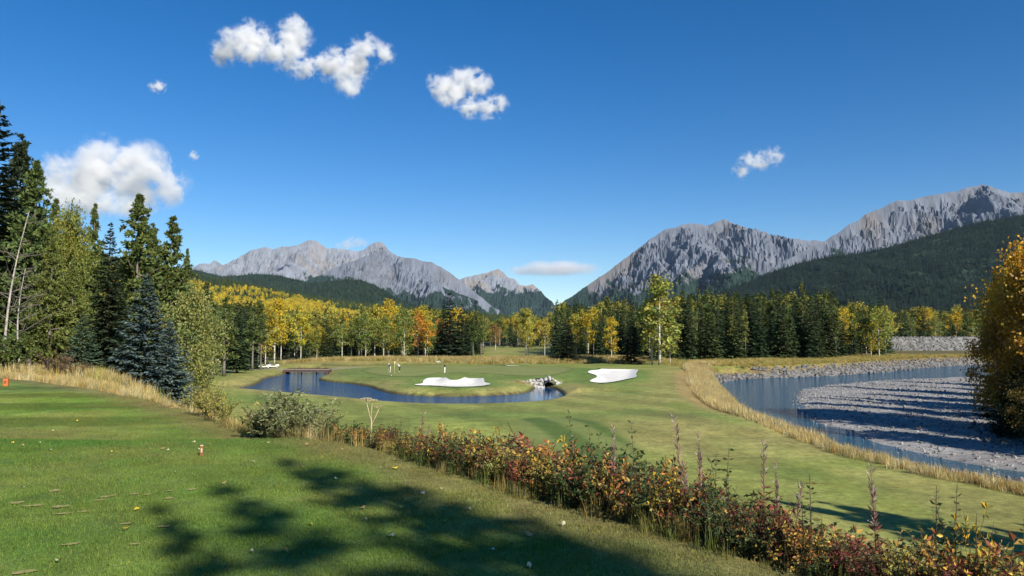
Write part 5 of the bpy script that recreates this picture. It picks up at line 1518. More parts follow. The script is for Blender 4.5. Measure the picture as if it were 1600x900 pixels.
plant('orange', 1255, 800, .1, 'rusty rose shrub below the branching sprig', wide=.9)
plant('red', 1310, 808, .2, 'small red leaved shrub in the shaded part of the hedge', wide=.8)
plant('fireweed', 1362, 728, .3, 'tall dark fireweed stalk with a red stem at the right', wide=.6, var=1)
plant('leafy', 1452, 752, .3, 'leafy sprig with oval leaves at the right', wide=.8)
plant('leafy', 1480, 748, .35, 'leafy sprig with a dense tip right of its neighbour', wide=.7, var=1)
plant('yellow', 1522, 768, .4, 'sprig with a cluster of golden leaves at the right', wide=.55)
plant('orange', 1440, 822, .1, 'rose shrub with yellow green leaves at the right bottom', wide=.9, var=1)
plant('orange', 1500, 818, .1, 'rust orange rose shrub at the right bottom', wide=.95)
plant('orange', 1560, 842, .2, 'rust orange rose shrub in the bottom right corner', wide=1.0, var=2)
plant('yellow', 1480, 868, -.1, 'low yellow leaved shrub at the bottom right', wide=.9)
plant('leafy', 1585, 805, .6, 'dark three pronged sprig near the right edge', wide=.6)
# filler shrubs, two rows
TOPS = np.array([(520, 655), (600, 660), (700, 667), (800, 676), (900, 692), (1000, 702), (1060, 725), (1150, 760), (1250, 808), (1350, 826), (1450, 840), (1550, 850), (1650, 880)])
HL = {'dark': 'dark leaved shrub filling the hedge', 'orange': 'orange tinted shrub filling the hedge', 'red': 'maroon shrub filling the hedge', 'golden': 'yellow green shrub filling the hedge'}
SEC = ['below the pond', 'in front of the striped tee', 'below the open fairway', 'towards the bottom right corner']
HF = {}
for row, off in ((0, .12), (1, .65), (2, 1.2)):
    px = 530 + 15 * row
    while px < 1680:
        kind = random.choices(('dark', 'orange', 'red', 'golden'), (6, 3.6, 1.6, 1))[0]
        sec = 0 if px < 780 else 1 if px < 1020 else 2 if px < 1320 else 3
        top = float(np.interp(px, TOPS[:, 0], TOPS[:, 1])) + (14, 2, 0)[row] + random.gauss(0, 8)
        o = plant(kind, px, top, off + random.uniform(-.08, .12), HL[kind] + ' ' + SEC[sec], 'hedge fillers ' + SEC[sec], random.uniform(.85, 1.15) * (1.35 if px > 1230 else 1), random.randrange(3))
        HF.setdefault((kind, row, sec), []).append((px, o))
        px += (26 + 12 * (px > 900) + 8 * (px > 1200)) * random.uniform(.85, 1.25)
for (kind, row, sec), lst in HF.items():
    lst.sort(key=lambda q: q[0])
    for i, (_, o) in enumerate(lst): o['label'] = '%s %s from left, %s row of hedge %s' % (ORD[min(i, 19)], {'dark': 'dark shrub', 'orange': 'orange shrub', 'red': 'maroon shrub', 'golden': 'yellow green shrub'}[kind], ('front', 'middle', 'back')[row], SEC[sec])
# dry grass in and before the hedge
rg = np.random.default_rng(77)
E2 = TEE_EDGE[(TEE_EDGE[:, 0] >= -6.5)]
q = strip_points(E2, -.12, .35, 26, rg)
tufts('hedge_grass', q, .12, .34, [(.16, .16, .045), (.26, .21, .07), (.11, .14, .035), (.30, .24, .09)], 'yellow green grass at the foot of the hedge', rg, 1.2)
E3 = np.array([at(p, 600, edge_depth(p) + .1)[:2] for p in (385, 410, 440, 480, 510)])
q = strip_points(E3, 0, .8, 34, rg)
tufts('hedge_grass', q, .3, .55, STRAW, 'pale dry grass at the foot of the willow', rg, .9)

# dry umbel plant
def umbel(px, ytop, off):
    d = edge_depth(px) + off; p = at(px, 600, d); z0 = h1(p[0], p[1]); hh = at(px, ytop, d)[2] - z0
    root = empty('umbel_plant', (p[0], p[1], z0)); tag(root, 'tall dry umbel plant with forked straw coloured stem above the hedge', 'wild plant')
    parts = [tube(np.array([[0, 0, 0], [.01, 0, hh * .6], [.0, 0, hh * .68]]), [.016, .012, .010], 6)]
    heads = []
    for dx, dz in ((-.09, 1.0), (.015, .97), (.14, .86)):
        parts.append(tube(np.array([[0, 0, hh * (.62 if dx < .1 else .5)], [dx * hh * .5, .02, hh * (.78 if dx < .1 else .66)], [dx * hh, .03, hh * dz * .96]]), [.009, .007, .005], 5))
        heads.append((dx * hh, .03, hh * dz * .96))
    parts.append(tube(np.array([[0, 0, hh * .25], [.10, .02, hh * .42]]), [.006, .003], 4))
    V, F = merge(parts); obj('stem', mesh_np('umbel_stem', V, F, True), MAT['dry_stem'], root)
    r = np.random.default_rng(4)
    for i, (x, y, z) in enumerate(heads):
        ps = []
        for k in range(18):
            a = k * 2.4; rr = .085 * math.sqrt((k + 1) / 18.); e = np.array([x + rr * math.cos(a), y + rr * math.sin(a), z + .05 - rr * .2])
            ps.append(tube(np.array([[x, y, z], e]), [.002, .0015], 3)); 
            if i < 2: ps.append(box(*e, .018, .018, .007))
        V, F = merge(ps); obj('flower_head', mesh_np('umbel_head', V, F), MAT['dry_stem'], root)
umbel(580, 623, .6)

# ================================================================== LEAVES, DIVOTS AND MARKERS ON THE TEE
def leaf_mesh(seed):
    r = np.random.default_rng(seed); m = 10
    a = np.linspace(0, 2 * np.pi, m, endpoint=False); rr = 1 - .22 * np.abs(np.sin(a * 1.5)) + r.normal(0, .05, m)
    V = np.column_stack([np.cos(a) * rr * .5, np.sin(a) * rr * .42, .10 * np.cos(2 * a) + r.normal(0, .03, m)])
    V = np.vstack([V, [[0, 0, .02], [-.85, .03, .05]]]); F = np.array([[m, i, (i + 1) % m] for i in range(m)] + [[m // 2, m + 1, m // 2 + 1]])
    return mesh_np('fallen_leaf', V, F, True)
simple('leaf_yellow', (.62, .44, .03), .6, .3, 20); simple('leaf_pale', (.52, .48, .30), .6, .3, 20); simple('leaf_tan', (.34, .24, .11), .7, .2, 20); simple('leaf_orange', (.50, .27, .03), .6, .3, 20)
LV = {}
for k, m_ in enumerate(('leaf_yellow', 'leaf_pale', 'leaf_tan', 'leaf_orange')):
    LV[m_] = leaf_mesh(20 + k); LV[m_].materials.append(MAT[m_])
def fallen(px, py, m_, size, label, group=None):
    p = ground_at(px, py)
    o = obj('fallen_leaf', LV[m_], None, None, (p[0], p[1], p[2] + .03), (random.uniform(-.4, .4), random.uniform(-.4, .4), random.uniform(0, 6.28)), (size,) * 3)
    tag(o, label, 'leaf', group)
fallen(197, 830, 'leaf_yellow', .075, 'bright yellow curled leaf lying alone on the tee at the left')
fallen(91, 881, 'leaf_pale', .05, 'pale folded leaf near the bottom left corner of the tee')
fallen(447, 865, 'leaf_orange', .05, 'orange leaf on the tee near the bottom, left of the shade')
fallen(394, 866, 'leaf_pale', .035, 'small pale leaf left of the orange leaf')
fallen(827, 889, 'leaf_pale', .055, 'white folded leaf at the bottom centre of the tee')
fallen(628, 796, 'leaf_yellow', .06, 'yellow leaf in the shaded middle of the tee')
fallen(697, 818, 'leaf_yellow', .06, 'yellow leaf right of its neighbour in the tee shade')
fallen(660, 774, 'leaf_pale', .06, 'pale broad leaf just above the yellow leaves in the shade')
fallen(612, 841, 'leaf_pale', .05, 'pale leaf below the yellow leaves in the shade')
fallen(1155, 853, 'leaf_pale', .07, 'pale round leaf at the hedge foot, above the yellow pair')
fallen(1186, 866, 'leaf_yellow', .075, 'yellow round leaf at the hedge foot, first of a pair')
fallen(1195, 862, 'leaf_pale', .075, 'whitish leaf at the hedge foot, second of a pair')
fallen(1009, 811, 'leaf_tan', .09, 'tan curled leaf on the lawn edge in mid hedge')
SPOTS = [(313, 704), (20, 694), (62, 694), (36, 698), (78, 706), (120, 659), (145, 638), (230, 674), (83, 675), (410, 694), (419, 694), (535, 705), (275, 740), (213, 800), (35, 765), (255, 703), (303, 693),
         (335, 694), (396, 724), (471, 732), (525, 751), (495, 777), (580, 692), (569, 724), (595, 733), (710, 728), (735, 744), (842, 775), (835, 773), (793, 757), (733, 799), (567, 797), (570, 815), (485, 823), (770, 864), (828, 840), (880, 823),
         (935, 800), (960, 792), (994, 800), (912, 770), (1045, 830), (1060, 842), (350, 758), (262, 706), (175, 708), (560, 680), (480, 696), (690, 767), (618, 734)]
for i, (a, b) in enumerate(SPOTS):
    m_ = ('leaf_pale', 'leaf_yellow', 'leaf_pale', 'leaf_tan')[i % 4]
    fallen(a, b, m_, random.uniform(.035, .065), {'leaf_pale': 'pale fallen leaf among the scatter on the tee lawn', 'leaf_yellow': 'yellow fallen leaf among the scatter on the tee lawn', 'leaf_tan': 'tan fallen leaf among the scatter on the tee lawn'}[m_], 'leaves scattered on the tee')

simple('divot_sand', (0.27, 0.25, 0.10), .95, .05, 30, .4)
def divot(px, py, w, l, ang):
    p = ground_at(px, py); r = np.random.default_rng(int(px * 7 + py)); m = 14
    a = np.linspace(0, 2 * np.pi, m, endpoint=False); rr = 1 + r.normal(0, .16, m)
    V = np.column_stack([np.cos(a) * rr * l / 2, np.sin(a) * rr * w / 2, 0 * a]); ca, sa = math.cos(ang), math.sin(ang)
    V[:, :2] = V[:, :2] @ np.array([[ca, sa], [-sa, ca]]); V[:, 0] += p[0]; V[:, 1] += p[1]; V = np.vstack([V, [[p[0], p[1], 0]]])
    V[:, 2] = H(V[:, 0], V[:, 1]) + .012
    o = obj('divot', mesh_np('divot', V, np.array([[m, i, (i + 1) % m] for i in range(m)]), True), MAT['divot_sand'])
    tag(o, 'bare sandy divot worn into the tee turf', kind='structure')
for a, b, w, l, g in [(25, 787, .10, .26, .3), (45, 792, .08, .28, .2), (60, 791, .08, .2, .1), (85, 768, .12, .24, .2), (95, 793, .09, .35, .4), (100, 804, .06, .3, .2), (130, 801, .06, .22, .1), (168, 777, .10, .30, .5), (155, 783, .06, .22, .4),
                      (209, 773, .09, .20, .1), (230, 774, .07, .16, .2), (264, 780, .09, .18, .1), (299, 766, .10, .18, .1), (266, 768, .06, .12, 0), (195, 820, .05, .2, .2), (255, 824, .07, .25, .1), (110, 852, .06, .25, .3), (36, 896, .07, .3, .4), (210, 852, .05, .18, .3)]:
    divot(a, b, w * 1.0, l * .5, g)

simple('orange_paint', (.55, .13, .03), .5, .4, 8); simple('white_paint', (.75, .74, .70), .5, .4, 8); simple('wood_marker', (.20, .09, .035), .8, .2, 20)
def marker(px, py, w, h, label, mats):
    p = ground_at(px, py); root = empty('tee_marker', p, .3); tag(root, label, 'tee marker')
    V, F = box(0, 0, h / 2, w, w, h); bm = mesh_np('marker_block', V, F); b = obj('block', bm, MAT[mats[0]], root)
    md = b.modifiers.new('bevel', 'BEVEL'); md.width = w * .12; md.segments = 2
    V, F = box(0, -w * .52, h * .55, w * .45, w * .06, h * .4); obj('number_plate', mesh_np('marker_plate', V, F), MAT[mats[1]], root)
    V, F = box(0, 0, h * 1.03, w * .8, w * .8, h * .08); obj('cap', mesh_np('marker_cap', V, F), MAT[mats[1]], root)
marker(9, 603, .16, .26, 'orange block tee marker at the left edge of the lawn', ('orange_paint', 'wood_marker'))
marker(315, 712, .045, .13, 'small brown and white tee peg marker on the lawn', ('wood_marker', 'leaf_pale'))

# ================================================================== BRIDGE, CULVERT, LEVEE
simple('old_timber', (.085, .055, .042), .85, .2, 5, .3); simple('bridge_deck', (.36, .33, .29), .8, .2, 3, .2); simple('dark_steel', (.03, .03, .032), .6, .4)
def bridge():
    a, b = G(446, 578, .0), G(515, 578, .0); a = np.array([a[0], a[1]]); b = np.array([b[0], b[1]])
    mid = (a + b) / 2; L = np.linalg.norm(b - a); ang = math.atan2(b[1] - a[1], b[0] - a[0])
    root = empty('footbridge', (mid[0], mid[1], 0.0), ang); tag(root, 'low dark timber cart bridge over the far arm of the pond', 'bridge')
    for s in (-1, 1):
        V, F = box(0, s * 1.35, -.12, L, .22, .42); obj('beam', mesh_np('bridge_beam', V, F), MAT['old_timber'], root)
        V, F = box(0, s * 1.45, .24, L, .14, .10); obj('kerb_rail', mesh_np('bridge_rail', V, F), MAT['old_timber'], root)
        for k in range(6):
            V, F = box(-L / 2 + L * (k + .5) / 6, s * 1.45, .15, .14, .12, .10); obj('rail_block', mesh_np('rail_block', V, F), MAT['old_timber'], root)
    n = 38; V, F = box(0, 0, .12, L / n * .9, 3.1, .07); pm = mesh_np('bridge_plank', V, F)
    for k in range(n): obj('plank', pm, MAT['bridge_deck'], root, (-L / 2 + L * (k + .5) / n, 0, random.uniform(-.006, .006)))
    for x in (-L * .48, L * .48):
        V, F = box(x, 0, -.55, .5, 3.2, 1.2); obj('abutment', mesh_np('bridge_abutment', V, F), MAT['old_timber'], root)
    for x in (-L * .17, L * .17):
        for s in (-1, 1):
            V, F = tube(np.array([[x, s * 1.2, -2.0], [x, s * 1.2, -.3]]), .12, 8); obj('pile', mesh_np('bridge_pile', V, F, True), MAT['old_timber'], root)
bridge()

def rock(seed, sub=2):
    bm = bmesh.new(); bmesh.ops.create_icosphere(bm, subdivisions=sub, radius=.5); r = random.Random(seed)
    sc = (r.uniform(.8, 1.3), r.uniform(.7, 1.1), r.uniform(.55, .9)); off = Vector((r.random() * 9, r.random() * 9, 0))
    from mathutils import noise as mn
    for v in bm.verts:
        k = 1 + .35 * mn.noise(v.co * 2.2 + off) + .15 * mn.noise(v.co * 5 + off); v.co = Vector((v.co.x * sc[0], v.co.y * sc[1], v.co.z * sc[2])) * k
    me = bpy.data.meshes.new('rock'); bm.to_mesh(me); bm.free(); me.materials.append(MAT['stone']); return me
ROCKS = [rock(s) for s in range(6)]
def culvert():
    c = G(848, 606, Z_POND); root = empty('stone_culvert', (c[0], c[1], Z_POND), 0.15); tag(root, 'boulder headwall with a dark culvert mouth at the end of the pond', 'culvert')
    # arched pipe
    a = np.linspace(0, math.pi, 13); r0, r1, ln = .85, 1.02, 5.0
    cx = .95
    rings = [np.column_stack([cx + np.cos(a) * rr, 0 * a + yy, np.sin(a) * rr - .05]) for rr, yy in ((r0, 0), (r1, 0), (r1, ln), (r0, ln))]
    V = np.vstack(rings); m = len(a); F = []
    for i, j in ((0, 1), (1, 2), (3, 0)):
        for k in range(m - 1): F.append([i * m + k, i * m + k + 1, j * m + k + 1, j * m + k])
    obj('pipe', mesh_np('culvert_pipe', V, np.array(F), True), MAT['dark_steel'], root)
    V, F2 = box(cx, ln, .4, 2.2, .1, 1.6); obj('pipe_end', mesh_np('culvert_end', V, F2), MAT['dark_steel'], root)
    V, F2 = box(0, 1.6, .15, 5.0, 2.2, 1.0)
    r = random.Random(8)
    spots = []
    for k in range(9): th = math.pi * k / 8; spots.append((cx + 1.35 * math.cos(th), -.05 + r.uniform(-.1, .2), .12 + 1.22 * math.sin(th), .62))
    for x in np.arange(-2.9, 0, .55):
        for z, s in ((.10, .8), (.62, .72), (1.05, .6)): spots.append((x + r.uniform(-.12, .12), .1 + z * .45 + r.uniform(-.15, .15), z * (1 - .22 * max(0, -1.6 - x)), s))
    for x in (2.4, 2.8, 3.2): spots.append((x, .2, .25, .7)); spots.append((x - .3, .6, .75 - .2 * (x - 2.4), .6))
    for x, y, z, s in spots:
        s *= r.uniform(.85, 1.2)
        o = obj('boulder', ROCKS[r.randrange(6)], None, root, (x, y, z), (r.uniform(0, 6), r.uniform(0, 6), r.uniform(0, 6)), (s, s, s))
    for k in range(7):
        pass
culvert()
rr_ = np.random.default_rng(2); cc = G(840, 606, Z_POND)
tufts('culvert_grass', np.column_stack([cc[0] + rr_.uniform(-3.2, 0, 40), cc[1] + rr_.uniform(-.5, .3, 40)]), .5, .8, STRAW, 'dry grass between the boulders of the culvert', rr_)

# levee of pale stone beyond the river
simple('levee_stone', (.17, .167, .155), .95, .1, .5, .8, amt=.5)
def levee(name, pts, h, w, label):
    P = np.array(pts, float); n = 90; t = np.linspace(0, 1, n)
    c = np.column_stack([np.interp(t, np.linspace(0, 1, len(P)), P[:, i]) for i in range(2)])
    tg = np.gradient(c, axis=0); tg /= np.linalg.norm(tg, axis=1, keepdims=True); nn = np.column_stack([-tg[:, 1], tg[:, 0]])
    prof = [(-w, -1.5), (-w * .7, h * .18), (-w * .45, h * .5), (-w * .18, h * .95), (0, h), (w * .25, h), (w * .8, -1)]
    r = np.random.default_rng(5); V = []
    for o_, z in prof: V.append(np.column_stack([c + nn * o_, z + r.normal(0, .12, n) + .4 * fbm(t * 9, t * 0 + o_, 3, 3)]))
    V = np.stack(V, 1).reshape(-1, 3); m = len(prof); F = []
    for i in range(n - 1):
        for k in range(m - 1): F.append([i * m + k, i * m + k + 1, (i + 1) * m + k + 1, (i + 1) * m + k])
    o = obj(name, mesh_np(name, V, np.array(F)), MAT['levee_stone'])
    tag(o, label, 'levee')
    k = 2600; i = r.uniform(0, n - 1.01, k); s = r.uniform(-w, 0, k); i0 = i.astype(int); f = (i - i0)[:, None]
    pc = c[i0] * (1 - f) + c[i0 + 1] * f + nn[i0] * s[:, None]; zz = np.interp(s, [q[0] for q in prof], [q[1] for q in prof])
    cs = np.array([.17, .166, .158])[None] * r.uniform(.6, 1.3, (k, 1))
    scatter('levee_riprap', np.column_stack([pc, zz]), r.uniform(.4, 1.4, k), r.uniform(0, 6.28, (k, 3)), r.integers(0, 4, k), cs, ST, 'pale riprap stones on the levee: ' + label[:40])
levee('stone_levee', [(160, 352), (200, 356), (260, 362), (420, 380)], 6.2, 16, 'high pale stone levee beyond the river bend')
levee('stone_levee', [(-30, 505), (0, 500), (30, 498), (60, 505)], 1.6, 5, 'low stone bank across the far end of the gap')

# ================================================================== PEOPLE, CARTS, FLAG
simple('skin', (.42, .26, .19), .6, .3); simple('hair', (.06, .04, .03), .8, .2); simple('cloth_white', (.75, .75, .74), .85, .1); simple('cloth_dark', (.022, .022, .028), .85, .1)
simple('cloth_grey', (.11, .12, .14), .85, .1); simple('cloth_stone', (.62, .57, .48), .85, .1); simple('shoe_white', (.7, .7, .7), .6, .3); simple('cap_dark', (.03, .03, .04), .8, .1)
simple('club_steel', (.5, .5, .52), .3, .5, metal=1.0); simple('flag_pole', (.80, .70, .30), .5, .4); simple('rubber', (.02, .02, .02), .8, .2)
BONES = [('pelvis', 'chest', 'shirt'), ('chest', 'neck', 'shirt'), ('neck', 'jaw', 'skin'), ('jaw', 'crown', 'head'),
         ('chest', 'shl', 'shirt'), ('shl', 'ell', 'shirt'), ('ell', 'wrl', 'skin'), ('wrl', 'hal', 'skin'), ('chest', 'shr', 'shirt'), ('shr', 'elr', 'shirt'), ('elr', 'wrr', 'skin'), ('wrr', 'har', 'skin'),
         ('pelvis', 'hil', 'trousers'), ('hil', 'knl', 'trousers'), ('knl', 'anl', 'trousers'), ('anl', 'tol', 'shoes'), ('pelvis', 'hir', 'trousers'), ('hir', 'knr', 'trousers'), ('knr', 'anr', 'trousers'), ('anr', 'tor', 'shoes')]
RAD = {'pelvis': .14, 'chest': .155, 'neck': .062, 'jaw': .082, 'crown': .085, 'shl': .075, 'ell': .048, 'wrl': .034, 'hal': .036, 'shr': .075, 'elr': .048, 'wrr': .034, 'har': .036,
       'hil': .105, 'knl': .068, 'anl': .048, 'tol': .04, 'hir': .105, 'knr': .068, 'anr': .048, 'tor': .04}
def person(px, py, rz, J, mats, label, cap=None):
    base = dict(pelvis=(0, 0, .95), chest=(0, 0, 1.32), neck=(0, -.01, 1.50), jaw=(0, -.03, 1.58), crown=(0, -.02, 1.70), shl=(.19, 0, 1.42), ell=(.25, .02, 1.14), wrl=(.25, -.08, .90), hal=(.25, -.11, .80),
                shr=(-.19, 0, 1.42), elr=(-.25, .02, 1.14), wrr=(-.25, -.08, .90), har=(-.25, -.11, .80), hil=(.10, 0, .90), knl=(.12, -.02, .50), anl=(.13, .02, .09), tol=(.14, -.17, .04),
                hir=(-.10, 0, .90), knr=(-.12, -.02, .50), anr=(-.13, .02, .09), tor=(-.14, -.17, .04))
    base.update(J)
    names = list(base); idx = {n_: i for i, n_ in enumerate(names)}
    me = bpy.data.meshes.new('body_cage'); me.from_pydata([base[n_] for n_ in names], [(idx[a], idx[b]) for a, b, _ in BONES], [])
    o = bpy.data.objects.new('body_cage', me); C.objects.link(o)
    o.modifiers.new('skin', 'SKIN'); sv = me.skin_vertices[0].data
    for n_ in names: k = RAD[n_]; sv[idx[n_]].radius = (k, k * (.72 if n_ in ('pelvis', 'chest') else 1)); sv[idx[n_]].use_root = (n_ == 'pelvis')
    ss = o.modifiers.new('sub', 'SUBSURF'); ss.levels = 2
    dg = bpy.context.evaluated_depsgraph_get(); dg.update()
    nm = bpy.data.meshes.new_from_object(o.evaluated_get(dg)); bpy.data.objects.remove(o)
    nm.materials.clear(); slots = ['shirt', 'trousers', 'skin', 'head', 'shoes']
    for s_ in slots: nm.materials.append(MAT[mats[s_]])
    seg = [(np.array(base[a]), np.array(base[b]), slots.index(c)) for a, b, c in BONES]
    for pl in nm.polygons:
        cpt = np.array(pl.center); best, bi = 9, 0
        for a, b, k in seg:
            t = np.clip(np.dot(cpt - a, b - a) / (np.dot(b - a, b - a) + 1e-9), 0, 1); dd = np.linalg.norm(cpt - a - t * (b - a))
            if dd < best: best, bi = dd, k
        pl.material_index = bi; pl.use_smooth = True
    p = ground_at(px, py); root = empty('person', (p[0], p[1], p[2] + .02), rz); tag(root, label, 'person', 'golfers on the green')
    obj('body', nm, None, root)
    hp = np.array(base['crown']); f = np.array(base['crown']) - np.array(base['jaw']); f = f / np.linalg.norm(f)
    bm = bmesh.new(); bmesh.ops.create_uvsphere(bm, u_segments=14, v_segments=8, radius=.105)
    for v in bm.verts: v.co.z = max(v.co.z, -.01) * .95; 
    brim = [v for v in bm.verts if v.co.z < .005]
    for v in brim:
        if v.co.y < -.06: v.co.y -= .07
    cm = bpy.data.meshes.new('cap'); bm.to_mesh(cm); bm.free()
    co = obj('cap', cm, MAT[cap or 'hair'], root, tuple(hp + f * .0)); co.rotation_euler = (Vector(f).to_track_quat('Z', 'Y')).to_euler()
    return root, p
def club(p, rz, hand, head, label):
    root = empty('golf_club', (p[0], p[1], p[2] + .02), rz); tag(root, label, 'golf club', 'clubs on the green')
    V, F = tube(np.array([hand, head]), [.012, .008], 6); obj('shaft', mesh_np('club_shaft', V, F, True), MAT['club_steel'], root)
    hd = np.array(head); V, F = box(hd[0], hd[1], hd[2] + .012, .11, .035, .03); obj('club_head', mesh_np('club_head', V, F), MAT['club_steel'], root)
    g = np.array(hand) + (np.array(hand) - hd) / np.linalg.norm(np.array(hand) - hd) * .12
    V, F = tube(np.array([np.array(hand) - (g - np.array(hand)), g]), .016, 6); obj('grip', mesh_np('club_grip', V, F, True), MAT['rubber'], root)
# bending golfer in white top, putting; another in grey leaning over; third in black and white
bend = dict(pelvis=(0, .08, .93), chest=(0, -.20, 1.22), neck=(0, -.33, 1.34), jaw=(0, -.40, 1.37), crown=(0, -.50, 1.42), shl=(.18, -.24, 1.28), ell=(.16, -.34, 1.0), wrl=(.05, -.42, .82), hal=(.02, -.44, .74),
            shr=(-.18, -.24, 1.28), elr=(-.16, -.34, 1.0), wrr=(-.05, -.42, .80), har=(-.02, -.44, .70), hil=(.10, .06, .88), hir=(-.10, .06, .88))
r1, p1 = person(624.5, 581, R(-70), bend, dict(shirt='cloth_white', trousers='cloth_dark', skin='skin', head='skin', shoes='shoe_white'), 'golfer in white top and black trousers bent over a putt', 'cloth_white')
club(p1, R(-70), (0, -.44, .72), (0, -.60, .02), 'putter held by the bent golfer in white')
lean_ = {k: (v[0], v[1] * .45, v[2] + (.06 if v[2] > 1.1 else 0)) for k, v in bend.items()}
r2, p2 = person(609.5, 581.5, R(-60), lean_, dict(shirt='cloth_grey', trousers='cloth_stone', skin='skin', head='skin', shoes='shoe_white'), 'golfer in grey top and pale trousers left of the flagstick', 'cloth_white')
club(p2, R(-60), (0, -.20, .74), (.25, -.45, .02), 'putter held by the golfer in grey')
r3, p3 = person(695, 583, R(-95), dict(elr=(-.22, -.22, 1.25), wrr=(-.15, -.44, 1.30), har=(-.13, -.52, 1.30), ell=(.22, -.22, 1.25), wrl=(.12, -.44, 1.28), hal=(.10, -.52, 1.28)), dict(shirt='cloth_dark', trousers='cloth_white', skin='skin', head='skin', shoes='shoe_white'),
                'golfer in black top and white trousers holding a club out', 'cap_dark')
club(p3, R(-95), (0, -.54, 1.29), (.0, -1.45, 1.12), 'club held out level by the golfer in black')
p = ground_at(616.5, 584); root = empty('flagstick', (p[0], p[1], p[2] + .02)); tag(root, 'thin pale yellow flagstick standing in the hole on the green', 'flagstick')
V, F = tube(np.array([[0, 0, -.1], [0, 0, 2.15]]), .022, 8); obj('pole', mesh_np('flag_pole', V, F, True), MAT['flag_pole'], root)
V, F = tube(np.array([[0, 0, 0.0], [0, 0, .012]]), .06, 12); obj('cup', mesh_np('flag_cup', V, F, True), MAT['cloth_white'], root)
V = np.array([[0, 0, 2.12], [.12, .02, 2.08], [.10, .06, 1.9], [0.02, .04, 1.62], [0, 0, 1.7]]); obj('flag', mesh_np('flag', V, np.array([[0, 1, 2, 3, 4]])), MAT['flag_pole'], root)
simple('ball_white', (.8, .8, .8), .4, .5)
bm = bmesh.new(); bmesh.ops.create_icosphere(bm, subdivisions=2, radius=.06); bme = bpy.data.meshes.new('golf_ball'); bm.to_mesh(bme); bm.free()
p = ground_at(611.5, 587.4); tag(obj('golf_ball', bme, MAT['ball_white'], None, (p[0], p[1], p[2] + .08)), 'white golf ball on the green left of the flagstick', 'golf ball')

simple('cart_white', (.72, .72, .70), .35, .5); simple('cart_black', (.03, .03, .032), .5, .4); simple('seat_grey', (.20, .20, .19), .8, .2)
def cart(px, py, rz, label):
    p = ground_at(px, py); root = empty('golf_cart', p, rz); tag(root, label, 'golf cart', 'parked golf carts')
    # body: side outline extruded, front at +x
    out = [(-1.15, .35), (-1.15, .70), (-.55, .78), (-.50, .52), (.35, .42), (.50, .72), (.95, .82), (1.18, .68), (1.22, .38), (.9, .28), (-.9, .28)]
    n_ = len(out); V = np.array([[x, -.55, z] for x, z in out] + [[x, .55, z] for x, z in out]); Fq = np.array([[i, (i + 1) % n_, n_ + (i + 1) % n_, n_ + i] for i in range(n_)])
    me = bpy.data.meshes.new('cart_body'); me.from_pydata(V.tolist(), [], Fq.tolist() + [list(range(n_))[::-1], list(range(n_, 2 * n_))]); b = obj('body', me, MAT['cart_white'], root)
    md = b.modifiers.new('bevel', 'BEVEL'); md.width = .05; md.segments = 2; md.limit_method = 'ANGLE'
    V, F = box(-.35, 0, .80, .55, 1.05, .14); obj('seat', mesh_np('cart_seat', V, F), MAT['seat_grey'], root)
    V, F = box(-.68, 0, 1.08, .12, 1.05, .42); obj('backrest', mesh_np('cart_backrest', V, F), MAT['seat_grey'], root)
    V, F = box(-.12, 0, 1.86, 1.75, 1.2, .07); rf = obj('roof', mesh_np('cart_roof', V, F), MAT['cart_black'], root); md = rf.modifiers.new('bevel', 'BEVEL'); md.width = .03; md.segments = 2
    for x0, x1 in ((.82, .58), (-.92, -.85)):
        for s in (-1, 1): V, F = tube(np.array([[x0, s * .5, .74], [x1, s * .52, 1.84]]), .022, 6); obj('post', mesh_np('cart_post', V, F, True), MAT['cart_black'], root)
    for x in (-.78, .82):
        for s in (-1, 1):
            V, F = tube(np.array([[x, s * .44, .23], [x, s * .62, .23]]), .23, 16); w = obj('wheel', mesh_np('cart_wheel', V, F, False), MAT['rubber'], root)
            V, F = tube(np.array([[x, s * .60, .23], [x, s * .635, .23]]), .12, 12); obj('rim', mesh_np('cart_rim', V, F), MAT['cart_white'], w)
    t = np.linspace(0, 2 * np.pi, 15); V, F = tube(np.column_stack([.32 + .08 * np.sin(t), .25 + .17 * np.cos(t), 1.02 + .15 * np.sin(t)]), .014, 5, False); obj('steering_wheel', mesh_np('cart_steering', V, F, True), MAT['cart_black'], root)
    for s in (-.25, .25): V, F = tube(np.array([[-1.12, s, .45], [-1.18, s, 1.35]]), [.14, .15], 10); obj('golf_bag', mesh_np('cart_bag', V, F, True), MAT['cart_black'], root)
cart(413, 575.6, R(15), 'white golf cart parked under the pines, nearer the trunk')
cart(427, 575.0, R(12), 'white golf cart parked on the path, nearer the bridge')

